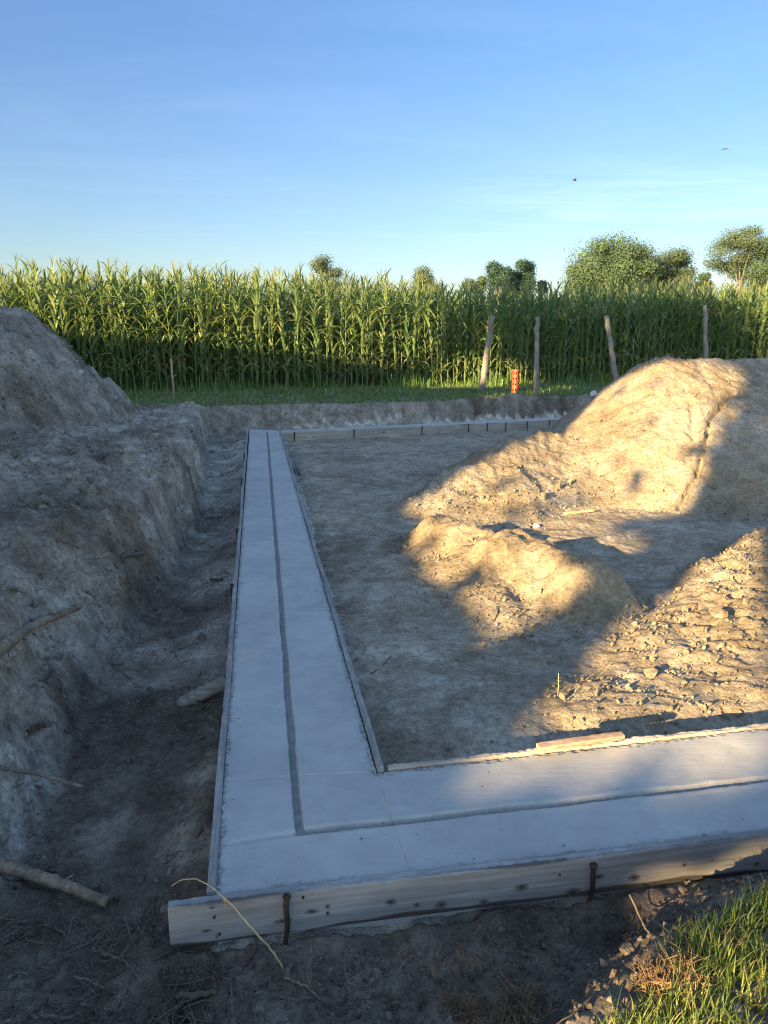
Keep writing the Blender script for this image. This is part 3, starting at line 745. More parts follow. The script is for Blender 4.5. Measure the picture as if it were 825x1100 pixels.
def stick(name, pix, r0, r1, mat, label, cat, lift=0.0, n=18, amp=0.004, seed=0, twigs=(), k=9, buried=0.5):
    """pix: (px, py[, extra height]) points laid on the terrain"""
    P = []
    for q in pix:
        h_ = hit(q[0], q[1]); e = q[2] if len(q) > 2 else 0
        if e: # raise toward the eye so that it still sits on the same sight line
            h_ = at(q[0], q[1], h_[2] + e)
        P.append(h_ + np.array([0, 0, lift]))
    n = n * 2 if r0 > .02 else n; P = wiggle(P, n, amp * (.6 if r0 > .02 else 1), seed)
    R = np.linspace(r0, r1, n) * (1 + 0.055 * np.random.default_rng(seed + 1).normal(size=n))
    P0 = P[0].copy(); o = MB(); o.tube(P - P0, np.abs(R), max(k, 12) if r0 > .02 else k, True, None, 0.07 if r0 > .02 else 0.06)
    ob = o.build(name, mat, None, True, None, tuple(P0)); tag(ob, label, cat)
    for (i, d, l, r_) in twigs:
        i = i * 2 if r0 > .02 else i
        tb = MB(); b = P[i] - P0; d = np.array(d, float); Pt = wiggle([b, b + d * l * 0.5 + [0, 0, .01], b + d * l], 7, amp, i); tb.tube(Pt, np.linspace(r_, r_ * 0.4, 7), 6); tb.build('twig', mat, ob)
    return ob
stick('dead_branch', [(-14, 930), (30, 942, .02), (70, 955, .03), (116, 974, .02)], 0.026, 0.017, M['stick'], 'thick barkless grey branch reaching in over the dark soil, broken at its end', 'branch', 0.018, 24, 0.002, 1, [(15, (0.5, .6, .3), .05, .006)], 12)
stick('dead_branch', [(-16, 712), (8, 694, .02), (32, 676, .03), (50, 668, .03), (86, 654, .01)], 0.036, 0.014, M['stick'], 'crooked grey branch lying on the left bank below the spoil heap', 'branch', 0.012, 26, 0.004, 2, [(13, (0.2, -.8, -.3), .09, .006), (10, (.6, -.5, -.2), .12, .006)], 10)
stick('dead_stick', [(-10, 825, .03), (40, 834, .04), (90, 848, .03)], 0.0095, 0.007, M['stick'], 'thin straight pale stick poking out from the clay face of the left bank', 'stick', 0.012, 16, 0.0015, 3)
stick('cut_pole', [(195, 758), (218, 747, .03), (244, 734, .07)], 0.036, 0.040, M['post'], 'round wooden pole end wedged under the outer form board in the trench', 'pole', 0.012, 14, 0.0015, 4, (), 14)
stick('dead_stick', [(131, 599, .01), (144, 597, .02), (156, 595, .02)], 0.014, 0.013, M['root'], 'short dark stub of wood lying on the slope of the left bank', 'stick', 0.008, 8, 0.002, 5)
stick('dead_stick', [(178, 497, .01), (186, 484, .02), (192, 477, .02)], 0.017, 0.012, M['stick'], 'short pale stick standing out at the lip of the trench wall', 'stick', 0.01, 8, 0.002, 6)
# dry curved stem leaning on the front board
stem = [at(184, 952, .05), at(192, 945, .075), at(206, 943, .08), at(222, 949, .065), at(244, 966, .04), at(268, 994, -.02), at(288, 1016, -.09), at(302, 1034, -.15), at(307, 1050, -.2)]
stem[3:] = [s_ + np.array([0, -0.03, 0.0]) * 0 for s_ in stem[3:]]
P = wiggle(stem, 30, 0.0012, 9); mb = MB(); mb.tube(P - P[-1], np.linspace(0.0012, 0.0036, 30), 7)
o = tag(mb.build('dry_stem', M['straw'], None, True, None, tuple(P[-1])), 'pale dry curved plant stem leaning over the end of the front form board', 'dry stem')
tb = MB(); b = P[11] - P[-1]
for dx, dz in ((-.002, -.035), (.012, -.03), (-.012, -.022)): tb.tube([b, b + [dx * .5, 0, dz * .5], b + [dx, -.004, dz]], [0.001, 0.0008, 0.0004], 5)
tb.build('rootlet', M['straw'], o)
stick('dry_stem', [(305, 1052), (322, 1058, .01), (336, 1066, .01), (345, 1076)], 0.0045, 0.003, M['stick'], 'forked dead stem on the soil below the pale curved stem', 'dry stem', 0.006, 12, 0.002, 12, [(8, (-.3, .6, .9), .10, .002), (8, (-.05, .5, .95), .13, .002)])
stick('dry_stem', [(676, 962, .05), (686, 985, .03), (698, 1006)], 0.003, 0.003, M['straw'], 'thin straw leaning against the right part of the front form board', 'dry stem', 0.004, 9, 0.001, 13)
roots = [([(190, 1072), (232, 1066), (266, 1061), (300, 1072), (322, 1077), (352, 1063)], .010, .005, 'long dark root running across the soil under the front board'),
         ([(84, 1016), (108, 1025), (136, 1034), (154, 1058)], .008, .004, 'bent dark root pointing to the end of the front form board'),
         ([(-10, 1063), (18, 1082), (44, 1096), (80, 1095), (104, 1086)], .011, .005, 'thickest dark root curling along the bottom edge of the picture'),
         ([(-8, 997), (30, 990), (52, 992), (78, 1012), (92, 1032)], .007, .003, 'grey root arching below the thick barkless branch'),
         ([(0, 1018), (26, 1004), (44, 992)], .005, .003, 'straight thin root under the arching grey root'),
         ([(40, 1060), (62, 1045), (72, 1014), (70, 990)], .004, .002, 'upright thin root crossing the tangle of roots'),
         ([(340, 1084), (360, 1080), (396, 1074), (420, 1066)], .007, .004, 'short dark root to the right of the long root'),
         ([(0, 1040), (40, 1038), (90, 1052), (125, 1070), (190, 1090)], .006, .003, 'slender root lying level across the litter'),
         ([(120, 712), (150, 740), (190, 742), (236, 722)], .004, .002, 'thin root drooping across the trench above the wooden pole'),
         ([(60, 715), (84, 722), (108, 742), (130, 760)], .004, .002, 'fine root trailing down the left bank beside the crooked branch'),
         ([(150, 662), (165, 664), (178, 655)], .004, .002, 'wiry root looped out of the trench wall'),
         ([(398, 725), (408, 720), (416, 710), (420, 705)], .005, .003, 'small curved twig on the pit floor beside the long footing'),
         ([(530, 668), (534, 660), (533, 652)], .006, .004, 'little bent twig at the tip of the sunlit patch by the two-humped lump')]
for i, (pp, a, b, lab) in enumerate(roots):
    stick('root' if 'twig' not in lab else 'twig', pp, a, b, M['root'], lab, 'root' if 'twig' not in lab else 'twig', 0.004, 26, 0.003 if i < 8 else 0.002, 20 + i, [(14, (random.uniform(-.6, .6), random.uniform(-.6, .6), .45), .10, .003), (8, (random.uniform(-.7, .7), random.uniform(-.5, .5), .35), .08, .003)] if i < 8 else ())
stick('dead_stick', [(606, 553, .01), (622, 551, .02), (640, 549, .02)], 0.018, 0.014, M['straw'], 'short tan stick lying in the hollow at the foot of the large tan heap', 'stick', 0.01, 8, 0.002, 41)
# upright straw inside the pit
P0 = hit(599, 746); mb = MB(); mb.tube([(0, 0, -0.02), (0.002, 0, 0.05), (-0.002, 0.0, 0.12)], [0.003, 0.0025, 0.0015], 6)
tag(mb.build('dry_stem', M['straw'], None, True, None, tuple(P0)), 'single upright straw standing at the corner of the sunlit clods', 'dry stem')

# litter of fine roots and twigs at the lower left: countless
mb = MB()
def litter(n, x0, x1, y0, y1, lmin, lmax, rmin, rmax, up=0.35):
    p = pts_in(n, x0, x1, y0, y1); z = ground_z(p[:, 0], p[:, 1])
    for (x, y), zz in zip(p, z):
        if frontY(x) - y < 0.05 and edgeL(y) - x < 0.05: continue
        a = random.uniform(0, 2 * math.pi); l = random.uniform(lmin, lmax); e = random.uniform(-.1, up)
        d = np.array([math.cos(a), math.sin(a), e]) * l; s = np.array([-math.sin(a), math.cos(a), 0.2]) * l * random.uniform(-.25, .25)
        b = np.array([x, y, zz + 0.003]); r = random.uniform(rmin, rmax)
        mb.tube([b, b + d * .35 + s, b + d * .7 + s * .6, b + d], [r, r * .9, r * .7, r * .3], 4, False)
litter(700, -1.35, -0.35, 1.15, 2.1, .04, .20, .0012, .0035)
litter(330, -0.6, 0.5, 1.15, 1.75, .03, .14, .001, .003)
litter(260, -2.2, -0.75, 2.0, 4.2, .03, .14, .001, .003)
litter(120, -3.2, -1.2, 4.0, 8.0, .05, .2, .002, .004)
tag(mb.build('root_litter', M['root'], None, True), 'tangle of fine dark roots and twigs strewn over the topsoil', 'root litter', kind='stuff')

# ragged clumps of dry rootlets along the grass edge
def clump(px, py, rad, n, mat, label, name='rootlet_clump', flat=0.8, seed=0, up=0.0):
    r = np.random.default_rng(seed); P0 = hit(px, py) if up == 0 else hit(px, py) + np.array([0, 0, up]); mb = MB()
    cs = [np.array([r.uniform(-.9, .9) * rad, r.uniform(-.6, .6) * rad, 0]) for _ in range(5)] + [np.zeros(3)] * 2
    for i in range(n):
        c0_ = cs[r.integers(len(cs))]; k_ = r.uniform(.35, 1.0)
        d = r.normal(size=3); d /= np.linalg.norm(d); d[2] = abs(d[2]) * flat
        b = c0_ + d * rad * k_ * r.uniform(0.1, 0.6); t_ = r.normal(size=3) * np.array([1, 1, .5]) + np.array([.3, .2, 0]); t_ /= np.linalg.norm(t_) + 1e-6
        l = rad * r.uniform(0.25, 0.9) * (2.0 if r.random() < .06 else 1); c_ = r.normal(size=3) * rad * 0.16
        w_ = r.uniform(0.0007, 0.0019)
        mb.tube([b - t_ * l * .5, b + c_ * .7, b + t_ * l * .2 + c_, b + t_ * l * .4 + d * rad * .25], [w_, w_, w_ * .9, w_ * .4], 4, False)
    # a core of soil held by the roots
    V, Fc = rock_proto(2, 0.35, seed); mb.add(V * np.array([rad * .5, rad * .42, rad * .32 * flat]), Fc)
    o = mb.build(name, mat, None, True, None, tuple(P0)); return tag(o, label, 'root clump')
clump(506, 1094, 0.075, 420, M['rootlet'], 'leftmost tan clump of dry rootlets at the bottom edge, in the sun', seed=1)
clump(566, 1090, 0.10, 560, M['rootlet'], 'spreading tan clump of rootlets with long dead stalks beside the leftmost clump', seed=2)
clump(724, 1052, 0.08, 650, M['rootlet'], 'tall pointed reddish tuft of dry rootlets at the edge of the grass', flat=1.5, seed=3)
clump(765, 1012, 0.08, 480, M['rootlet'], 'flat mat of dead roots overhanging the cut below the tall grass', flat=0.5, seed=4)
clump(33, 785, 0.075, 120, M['root'], 'bunch of dark brown rootlets hanging on the clay face of the left bank', flat=0.9, seed=5)

# ------------------------------------------------------------------ grasses
def blades(mb, pts, z, lmin, lmax, w, lean, seg=4, az=None):
    n = len(pts)
    a = RNG.uniform(0, 2 * math.pi, n) if az is None else az; l = RNG.uniform(lmin, lmax, n); le = RNG.uniform(0.1, lean, n)
    tw = a + RNG.normal(math.pi / 2, 0.5, n); ww = w * RNG.uniform(0.6, 1.3, n)
    t_ = np.linspace(0, 1, seg + 1)
    ang = le[:, None] * (0.25 + 1.3 * t_[None, :] ** 1.4)
    ds = l[:, None] / seg
    hx = np.concatenate([np.zeros((n, 1)), np.cumsum(np.sin(ang[:, 1:]) * ds, 1)], 1); hz = np.concatenate([np.zeros((n, 1)), np.cumsum(np.cos(ang[:, 1:]) * ds, 1)], 1)
    C = np.stack([pts[:, 0:1] + hx * np.cos(a)[:, None], pts[:, 1:2] + hx * np.sin(a)[:, None], z[:, None] - 0.01 + hz], -1)
    wd = ww[:, None] * (1 - t_[None, :] ** 1.8 * 0.96)
    S = np.stack([np.cos(tw), np.sin(tw), np.zeros(n)], -1)[:, None, :] * wd[..., None] * 0.5
    V = np.stack([C - S, C + S], 2).reshape(-1, 3); m = 2 * (seg + 1)
    b = (np.arange(n) * m)[:, None] + (np.arange(seg) * 2)[None, :]
    q = np.stack([b, b + 1, b + 3, b + 2], -1).reshape(-1, 4)
    mb.add(V, q)
# sunlit grass at the lower right
mb = MB(); p = pts_in(46000, 0.28, 2.6, 1.05, 2.25)
edge_x = np.interp(p[:, 1], [1.0, 1.3, 1.45, 1.6, 1.75, 1.9, 2.1], [0.30, 0.44, 0.54, 0.66, 0.86, 1.14, 1.75]) + 0.10 * perlin(p[:, 0] * 6, p[:, 1] * 6, 131)
p = p[(p[:, 0] > edge_x) & (RNG.random(len(p)) < sst(-0.02, 0.09, p[:, 0] - edge_x) * 0.9 + 0.06) & (perlin(p[:, 0] * 7, p[:, 1] * 7, 132) > -0.42)]
blades(mb, p[: int(len(p) * .8)], ground_z(p[: int(len(p) * .8), 0], p[: int(len(p) * .8), 1]), 0.04, 0.10, 0.0048, 1.1)
q = p[int(len(p) * .8):]; q = q[perlin(q[:, 0] * 4, q[:, 1] * 4, 133) > -0.1]
blades(mb, q, ground_z(q[:, 0], q[:, 1]), 0.07, 0.15, 0.0042, 0.9)
tag(mb.build('grass', M['grass'], None, True), 'long sunlit yellow-green grass at the lower right', 'grass', kind='stuff')
# verge below the corn
mb = MB(); p = pts_in(80000, -10, 13, 13, 24)
bo = p[:, 1] - bankY(p[:, 0]) - 0.05; co = cornY(p[:, 0]) - p[:, 1]
p = p[(bo > 0.05 + 0.25 * perlin(p[:, 0] * 1.5, 0 * p[:, 0], 134)) & (co > -0.7) & (heap_left(p[:, 0], p[:, 1]) < 0)]
z = ground_z(p[:, 0], p[:, 1]); co = cornY(p[:, 0]) - p[:, 1]
tall = np.clip(1.2 - 0.25 * co, 0.4, 1.2) * (1 + 0.5 * perlin(p[:, 0] * .9, p[:, 1] * .9, 135))
k = RNG.random(len(p)) < 0.5
blades(mb, p[k], z[k], 0.05, 0.17, 0.013, 1.3, 3)
k2 = ~k & (tall > 1.12); blades(mb, p[k2], z[k2], 0.15, 0.42, 0.022, 1.0, 3)
k3 = ~k & (tall <= 1.12); blades(mb, p[k3], z[k3], 0.05, 0.14, 0.03, 1.4, 2)
tag(mb.build('verge_grass', M['weed'], None, True), 'band of low green grass and weeds between the far cut and the corn', 'grass', kind='stuff')

# ------------------------------------------------------------------ corn
def ribbon(L, w, a0, a1, az, z0, seg, wide, r, twist=0.0):
    t_ = np.linspace(0, 1, seg + 1); ang = a0 + (a1 - a0) * t_ ** 1.35; ds = L / seg
    hx = np.concatenate([[0], np.cumsum(np.cos(ang[:-1]) * ds)]); hz = np.concatenate([[0], np.cumsum(np.sin(ang[:-1]) * ds)])
    azs = az + twist * t_ ** 2
    C = np.stack([hx * np.cos(azs), hx * np.sin(azs), z0 + hz], 1)
    prof = np.minimum(1, 0.45 + 3 * t_) * (1 - t_ ** 2.2) + 0.02
    side = np.stack([-np.sin(azs), np.cos(azs), r.uniform(-.2, .2) + 0.25 * np.sin(t_ * 5 + r.uniform(0, 6))], 1)
    up = np.stack([-np.sin(ang) * np.cos(azs), -np.sin(ang) * np.sin(azs), np.cos(ang)], 1)
    h = (w * 0.5 * prof)[:, None]
    if wide == 2:
        V = np.stack([C + side * h + up * h * 0.45, C, C - side * h + up * h * 0.45], 1).reshape(-1, 3)
        b = np.arange(seg) * 3; q = np.concatenate([np.stack([b, b + 3, b + 4, b + 1], 1), np.stack([b + 1, b + 4, b + 5, b + 2], 1)])
    else:
        V = np.stack([C + side * h, C - side * h], 1).reshape(-1, 3); b = np.arange(seg) * 2; q = np.stack([b, b + 2, b + 3, b + 1], 1)
    return V, q

def corn_parts(seed, hi=True):
    r = np.random.default_rng(seed); H = r.uniform(2.22, 2.50); bend = r.normal(0, 0.07, 2)
    sx = lambda z: bend[0] * (z / H) ** 2; sy = lambda z: bend[1] * (z / H) ** 2
    st, lf, ts, er = MB(), MB(), MB(), MB()
    zz = np.linspace(-0.03, H, 9 if hi else 4)
    st.tube(np.stack([sx(zz), sy(zz), zz], 1), np.linspace(0.015, 0.006, len(zz)), 6 if hi else 4, False)
    n = int(r.integers(16, 19)) if hi else 14; a = r.uniform(0, 6.28)
    for i in range(n):
        f = i / (n - 1); z0 = 0.18 + (H - 0.22) * f ** 0.95; az = a + math.pi * (i % 2) + r.normal(0, 0.35)
        L = (0.55 + 0.42 * math.sin(math.pi * min(1, 0.15 + f * 0.8))) * r.uniform(0.85, 1.12); L *= 0.66 if f > 0.86 else (0.82 if f > 0.72 else 1)
        a0 = math.radians(r.uniform(55, 72) + 10 * f); a1 = math.radians(r.uniform(-75, -25) + (70 * (f - 0.62) / 0.38 if f > 0.62 else 0))
        if f < 0.22: a1 = math.radians(r.uniform(-85, -60)); L *= 0.8
        V, q = ribbon(L, r.uniform(0.060, 0.085) * (0.75 if f > 0.8 else 1), a0, a1, az, 0, 7 if hi else 5, 2 if hi else 1, r, r.normal(0, 0.3))
        lf.add(V + [sx(z0), sy(z0), z0], q)
    top = np.array([sx(H), sy(H), H])
    ts.tube([top, top + [0, 0, .14], top + [bend[0] * .1, 0, .30]], [.005, .004, .002], 4, False)
    for i in range(7 if hi else 4):
        az = r.uniform(0, 6.28); V, q = ribbon(r.uniform(.14, .24), 0.011, math.radians(78), math.radians(r.uniform(0, 50)), az, 0, 4, 1, r); ts.add(V + top + [0, 0, .04 + .02 * i], q)
    if hi and r.random() < 0.8:
        az = a + 0.4; z0 = H * r.uniform(.42, .5); d = np.array([math.cos(az) * .4, math.sin(az) * .4, .9]); b = np.array([sx(z0), sy(z0), z0])
        er.tube([b, b + d * .04, b + d * .11, b + d * .18, b + d * .22], [.008, .022, .025, .016, .005], 7)
    return st, lf, ts, er

protos = []
for s_ in range(10):
    st, lf, ts, er = corn_parts(200 + s_)
    ms = {'stalk': mesh_mixed('stalk', np.concatenate(st.V), np.concatenate(st.Q), M['corn_stalk']), 'leaves': mesh_mixed('leaves', np.concatenate(lf.V), np.concatenate(lf.Q), M['corn_leaf']), 'tassel': mesh_mixed('tassel', np.concatenate(ts.V), np.concatenate(ts.Q), M['tassel'])}
    if er.V: ms['ear'] = mesh_mixed('ear', np.concatenate(er.V), np.concatenate(er.Q), M['husk'])
    protos.append(ms)
def in_view(x, y, pad=0.6): return abs(x) < 0.53 * y + pad
spots = []; rest = []
for row in range(16):
    x = -16.0 + 0.11 * (row % 2)
    while x < 22:
        xx = x + random.gauss(0, 0.03); yy = float(cornY(xx)) + 0.72 * row + random.gauss(0, 0.05)
        (spots if (len(spots) < 300 and row < 3 and in_view(xx, yy, 0.3)) else rest).append((xx, yy))
        x += random.uniform(0.115, 0.16) if row < 3 else random.uniform(0.16, 0.25)
for i, (x, y) in enumerate(spots):
    ms = protos[random.randrange(len(protos))]
    z = float(ground_z(np.array([x]), np.array([y]))[0])
    root = empty('corn_plant', (x, y, z - 0.01), 'tall green corn plant with long drooping leaves in the front rows of the corn field', 'corn plant', 'corn plants in the front rows of the field')
    root.rotation_euler = (random.gauss(0, .025), random.gauss(0, .025), random.uniform(0, 6.28)); k = random.uniform(0.955, 1.045) * (1 - 0.105 * math.exp(-((x - 3.2) / 3.6) ** 2)); root.scale = (k, k, k)
    for nme, me in ms.items(): obj(nme, me, root)
low = []
for s_ in range(6):
    st, lf, ts, er = corn_parts(300 + s_, False); low.append([(np.concatenate(b.V), np.concatenate(b.Q)) for b in (st, lf, ts)])
mbs = [MB(), MB(), MB()]
RX = np.array(rest); RZ = base(RX[:, 0], RX[:, 1])
for (x, y), z in zip(rest, RZ):
    a = random.uniform(0, 6.28); k = random.uniform(.955, 1.045) * (1 - 0.105 * math.exp(-((x - 3.2 - 0.12 * (y - 19)) / 4.2) ** 2)); ca, sa = math.cos(a) * k, math.sin(a) * k
    Rm = np.array([[ca, -sa, 0], [sa, ca, 0], [random.gauss(0, .02), random.gauss(0, .02), k]])
    for b, (V, q) in zip(mbs, random.choice(low)): b.add(V @ Rm.T + [x, y, z], q)
allV = []; allQ = []; allM = []; o_ = 0
for i, b in enumerate(mbs):
    V = np.concatenate(b.V); Q = np.concatenate(b.Q); allV.append(V); allQ.append(Q + o_); allM.append(np.full(len(Q), i)); o_ += len(V)
me = mesh_np('corn_field', np.concatenate(allV), np.concatenate(allQ), None, True)
for k in ('corn_stalk', 'corn_leaf', 'tassel'): me.materials.append(M[k])
if len(me.polygons) == sum(len(a) for a in allM): me.polygons.foreach_set('material_index', np.concatenate(allM).astype(np.int32))
tag(obj('corn_field', me), 'dense green corn field behind the front rows', 'corn field', kind='stuff')

# ------------------------------------------------------------------ fence posts, marker, stake
def fence_post(px, py, tpx, tpy, Yd, r, label, seed):
    Pb = at(px, py, Y=Yd); gz = float(ground_z(np.array([Pb[0]]), np.array([Yd]))[0]); Pb[2] = gz - 0.1
    Pt = at(tpx, tpy, Y=Yd + 0.1); rr = np.random.default_rng(seed)
    n = 16; P = np.array([Pb + (Pt - Pb) * k for k in np.linspace(0, 1, n)]); P[1:-1, :2] += rr.normal(0, 0.008, (n - 2, 2)); mb = MB()
    mb.tube(P - Pb, r * (1.08 - 0.2 * np.linspace(0, 1, n)) * (1 + 0.06 * rr.normal(size=n)), 10)
    o = mb.build('fence_post', M['post'], None, True, None, tuple(Pb)); return tag(o, label, 'fence post')
fence_post(517, 418, 529, 339, 17.3, 0.070, 'weathered fence post leaning to the right, left of the orange marker', 1)
fence_post(576, 425, 577, 341, 16.4, 0.054, 'upright slim fence post just right of the orange marker', 2)
fence_post(664, 408, 651, 339, 19.0, 0.07, 'fence post leaning to the left beside the slope of the large tan heap', 3)
fence_post(761, 398, 757, 328, 20.6, 0.062, 'pale fence post rising behind the top of the large tan heap', 4)

root_P = at(553, 430, Y=16.2); root_P[2] = float(ground_z(np.array([root_P[0]]), np.array([16.2]))[0])
mk = empty('marker_post', tuple(root_P), 'orange perforated plastic marker sleeve standing in the verge grass', 'marker post')
ztop = at(553, 397, Y=16.2)[2] - root_P[2]
mb = MB(); na, nz = 24, 33; R = 0.070
an = np.arange(na) * 2 * math.pi / na; zs = np.linspace(-0.05, ztop, nz)
V = np.array([[R * math.cos(a) * (1 + .08 * math.cos(4 * a)), R * math.sin(a) * (1 + .08 * math.cos(4 * a)), z] for z in zs for a in an]); q = []
for i in range(nz - 1):
    for j in range(na):
        if i % 6 in (3, 4) and i > 2 and j % 4 in (1, 2): continue
        q.append((i * na + j, i * na + (j + 1) % na, (i + 1) * na + (j + 1) % na, (i + 1) * na + j))
mb.add(V, q); sl = mb.build('sleeve', M['orange'], mk)
sm = sl.modifiers.new('thickness', 'SOLIDIFY'); sm.thickness = 0.006
mb = MB(); mb.tube([(0, 0, -.05), (0, 0, ztop * .5), (0, 0, ztop - .02)], .045, 12); mb.build('core', M['core'], mk)  # dark filler added so the sleeve's holes look shaded inside
P = at(187, 430, Y=14.9); P[2] = float(ground_z(np.array([P[0]]), np.array([14.9]))[0]) - .05; zt_ = at(187, 386, Y=14.9)[2] - P[2]
mb = MB(); mb.tube([(0, 0, 0), (.003, 0, zt_ * .4), (-.004, 0, zt_ * .7), (0, 0, zt_)], [.016, .017, .022, .020], 8)
tag(mb.build('survey_stake', M['timber'], None, True, None, tuple(P)), 'thin reddish-brown wooden stake in the verge before the left corn', 'stake')

# ------------------------------------------------------------------ trees
def tree(name, label, base_pt, H, crown_w, leafmat, seed, trunk_h=0.25, lumps=12, leaf=0.35, n=4200, group=None, flat=1.0, open_=0.0, keep=None, boxy=False, cat='tree', crown_low=None):
    r = np.random.default_rng(seed); root = empty(name, base_pt, label, cat, group)
    tb = MB(); rt = max(0.12, H * 0.022)
    lo = H * trunk_h if crown_low is None else crown_low
    zz = np.linspace(-0.2, H * 0.72, 12); bx = np.cumsum(r.normal(0, H * .006, 12)); by = np.cumsum(r.normal(0, H * .006, 12))
    tb.tube(np.stack([bx, by, zz], 1), rt * (1.25 - np.linspace(0, 1, 12)), 9)
    # lumps of foliage through the crown
    C = []; 
    tries = 0
    while len(C) < lumps and tries < 4000:
        tries += 1
        d = r.uniform(-1, 1, 3)
        if boxy:
            if (abs(d[0]) ** 4 + abs(d[1]) ** 4 + abs(d[2]) ** 4) > 1: continue
        elif np.dot(d, d) > 1 or np.dot(d, d) < 0.12: continue
        sp_ = .40 if (boxy or lumps > 20) else .31; c = np.array([d[0] * crown_w * sp_, d[1] * crown_w * sp_, (lo + H) / 2 + d[2] * (H - lo) * .40])
        if all(np.linalg.norm(c - o_) > crown_w * .15 for o_ in C) or tries > 2500: C.append(c)
    C = np.array(C); rad = crown_w * (r.uniform(0.13, 0.24, len(C)) if lumps > 20 else r.uniform(0.18, 0.30, len(C)))
    if boxy: rad = np.full(len(C), crown_w * .2)
    for c in C[: max(6, lumps // 2)]:
        k = r.integers(4, 9); b = np.array([bx[k], by[k], min(zz[k], c[2] - .2)]); m_ = (b + c) / 2 + r.normal(0, H * .015, 3)
        if keep is not None and boxy: continue
        tb.tube(wiggle([b, m_, c], 8, H * .004, int(k)), np.linspace(rt * .42, rt * .08, 8), 6)
    tb.build('trunk', M['trunk'], root)
    m = r.integers(0, len(C), n); d = r.normal(size=(n, 3)); d /= np.linalg.norm(d, axis=1)[:, None]
    rr = rad[m] * (r.random(n) ** (0.33 if boxy else 0.45)) * (1 + (0.22 if boxy else 0.17) * r.normal(size=n))
    P = C[m] + d * rr[:, None] * np.array([1.0, 1.0, 0.78 * flat])
    sz = leaf * r.uniform(0.55, 1.25, n)
    if not boxy:
        zt = np.percentile(P[:, 2], 99.3); P[:, 2] = lo + (P[:, 2] - lo) * (H - lo) / (zt - lo)
        for a_ in (0, 1):
            q1, q2 = np.percentile(P[:, a_], (0.7, 99.3)); P[:, a_] = (P[:, a_] - (q1 + q2) / 2) * crown_w / (q2 - q1)
    if keep is not None:
        b_ = np.array(base_pt); kk = keep(P + b_, r, leaf * .7)
        f = keep(P + b_, r, -leaf * .8); Ps = np.repeat(P[~kk & f], 20, 0); Ps = Ps + r.uniform(-leaf, leaf, Ps.shape) * .6
        ks = keep(Ps + b_, r, leaf * .12)
        P = np.concatenate([P[kk], Ps[ks]]); sz = np.concatenate([sz[kk], leaf * r.uniform(.22, .48, ks.sum())]); n = len(P)
    nr = r.normal(size=(n, 3)) * (0.40 if keep is None else 1) + (np.array([0, 0, .5]) if keep is not None else 1.4 * d); nr /= np.linalg.norm(nr, axis=1)[:, None]
    u = np.cross(nr, r.normal(size=(n, 3))); u /= np.linalg.norm(u, axis=1)[:, None]; w = np.cross(nr, u)
    A = u * (sz * .5)[:, None]; B = w * (sz * .32)[:, None]
    bend = nr * (sz * .10)[:, None]
    V = np.stack([P - A - bend, P - A * .1 + B, P + A - bend, P - A * .1 - B], 1).reshape(-1, 3)
    Q = np.arange(n * 4).reshape(-1, 4)
    obj('crown', mesh_np('crown', V, Q, leafmat, True), root)
    return root
def far_tree(px0, px1, ytop, D, mat, label, seed, **kw):
    cx = (px0 + px1) / 2; W = (px1 - px0) / F * D * 0.985 * 1.0; P = at(cx, 400, Y=D); H = at(cx, ytop, Y=D)[2] - 0.5
    return tree('tree', label, (P[0], D, 0.5), H, W, mat, seed, **kw)
far_tree(605, 694, 259, 100, M['tree_leaf'], 'largest broad bushy tree beyond the corn field', 1, n=70000, leaf=.24, lumps=46, trunk_h=.16)
far_tree(672, 736, 270, 106, M['olive_leaf'], 'rounded lighter green tree at the right side of the largest bushy tree', 2, n=44000, leaf=.22, lumps=32, trunk_h=.15)
far_tree(752, 824, 244, 112, M['olive_leaf'], 'tall tree with an open spreading crown on a bare pale trunk', 3, n=26000, leaf=.23, lumps=21, trunk_h=.52, flat=.8)
far_tree(790, 850, 278, 104, M['tree_leaf'], 'lower leafy tree beneath the tall tree with the open crown', 4, n=26000, leaf=.23, lumps=16, trunk_h=.12)
far_tree(518, 548, 283, 110, M['dark_leaf'], 'left one of the two dark trees standing close together', 5, n=22000, leaf=.22, lumps=16, trunk_h=.15)
far_tree(540, 571, 281, 112, M['dark_leaf'], 'right one of the two dark trees standing close together, slightly taller', 6, n=22000, leaf=.22, lumps=16, trunk_h=.15)
far_tree(434, 474, 288, 135, M['olive_leaf'], 'small pale tree peeping over the corn left of the two dark trees', 7, n=16000, leaf=.26, lumps=12, trunk_h=.2)
far_tree(332, 368, 275, 135, M['olive_leaf'], 'lone olive coloured treetop over the middle of the corn', 8, n=16000, leaf=.26, lumps=12, trunk_h=.25)
far_tree(496, 520, 298, 120, M['olive_leaf'], 'low bush at the left foot of the two dark trees', 9, n=9000, leaf=.24, lumps=8, trunk_h=.05, cat='bush')
far_tree(568, 584, 302, 115, M['olive_leaf'], 'low bush at the right foot of the two dark trees', 10, n=7000, leaf=.24, lumps=7, trunk_h=.05, cat='bush')
far_tree(737, 757, 294, 118, M['tree_leaf'], 'low bush in the gap between the rounded tree and the tall open tree', 12, n=9000, leaf=.24, lumps=8, trunk_h=.05, cat='bush')

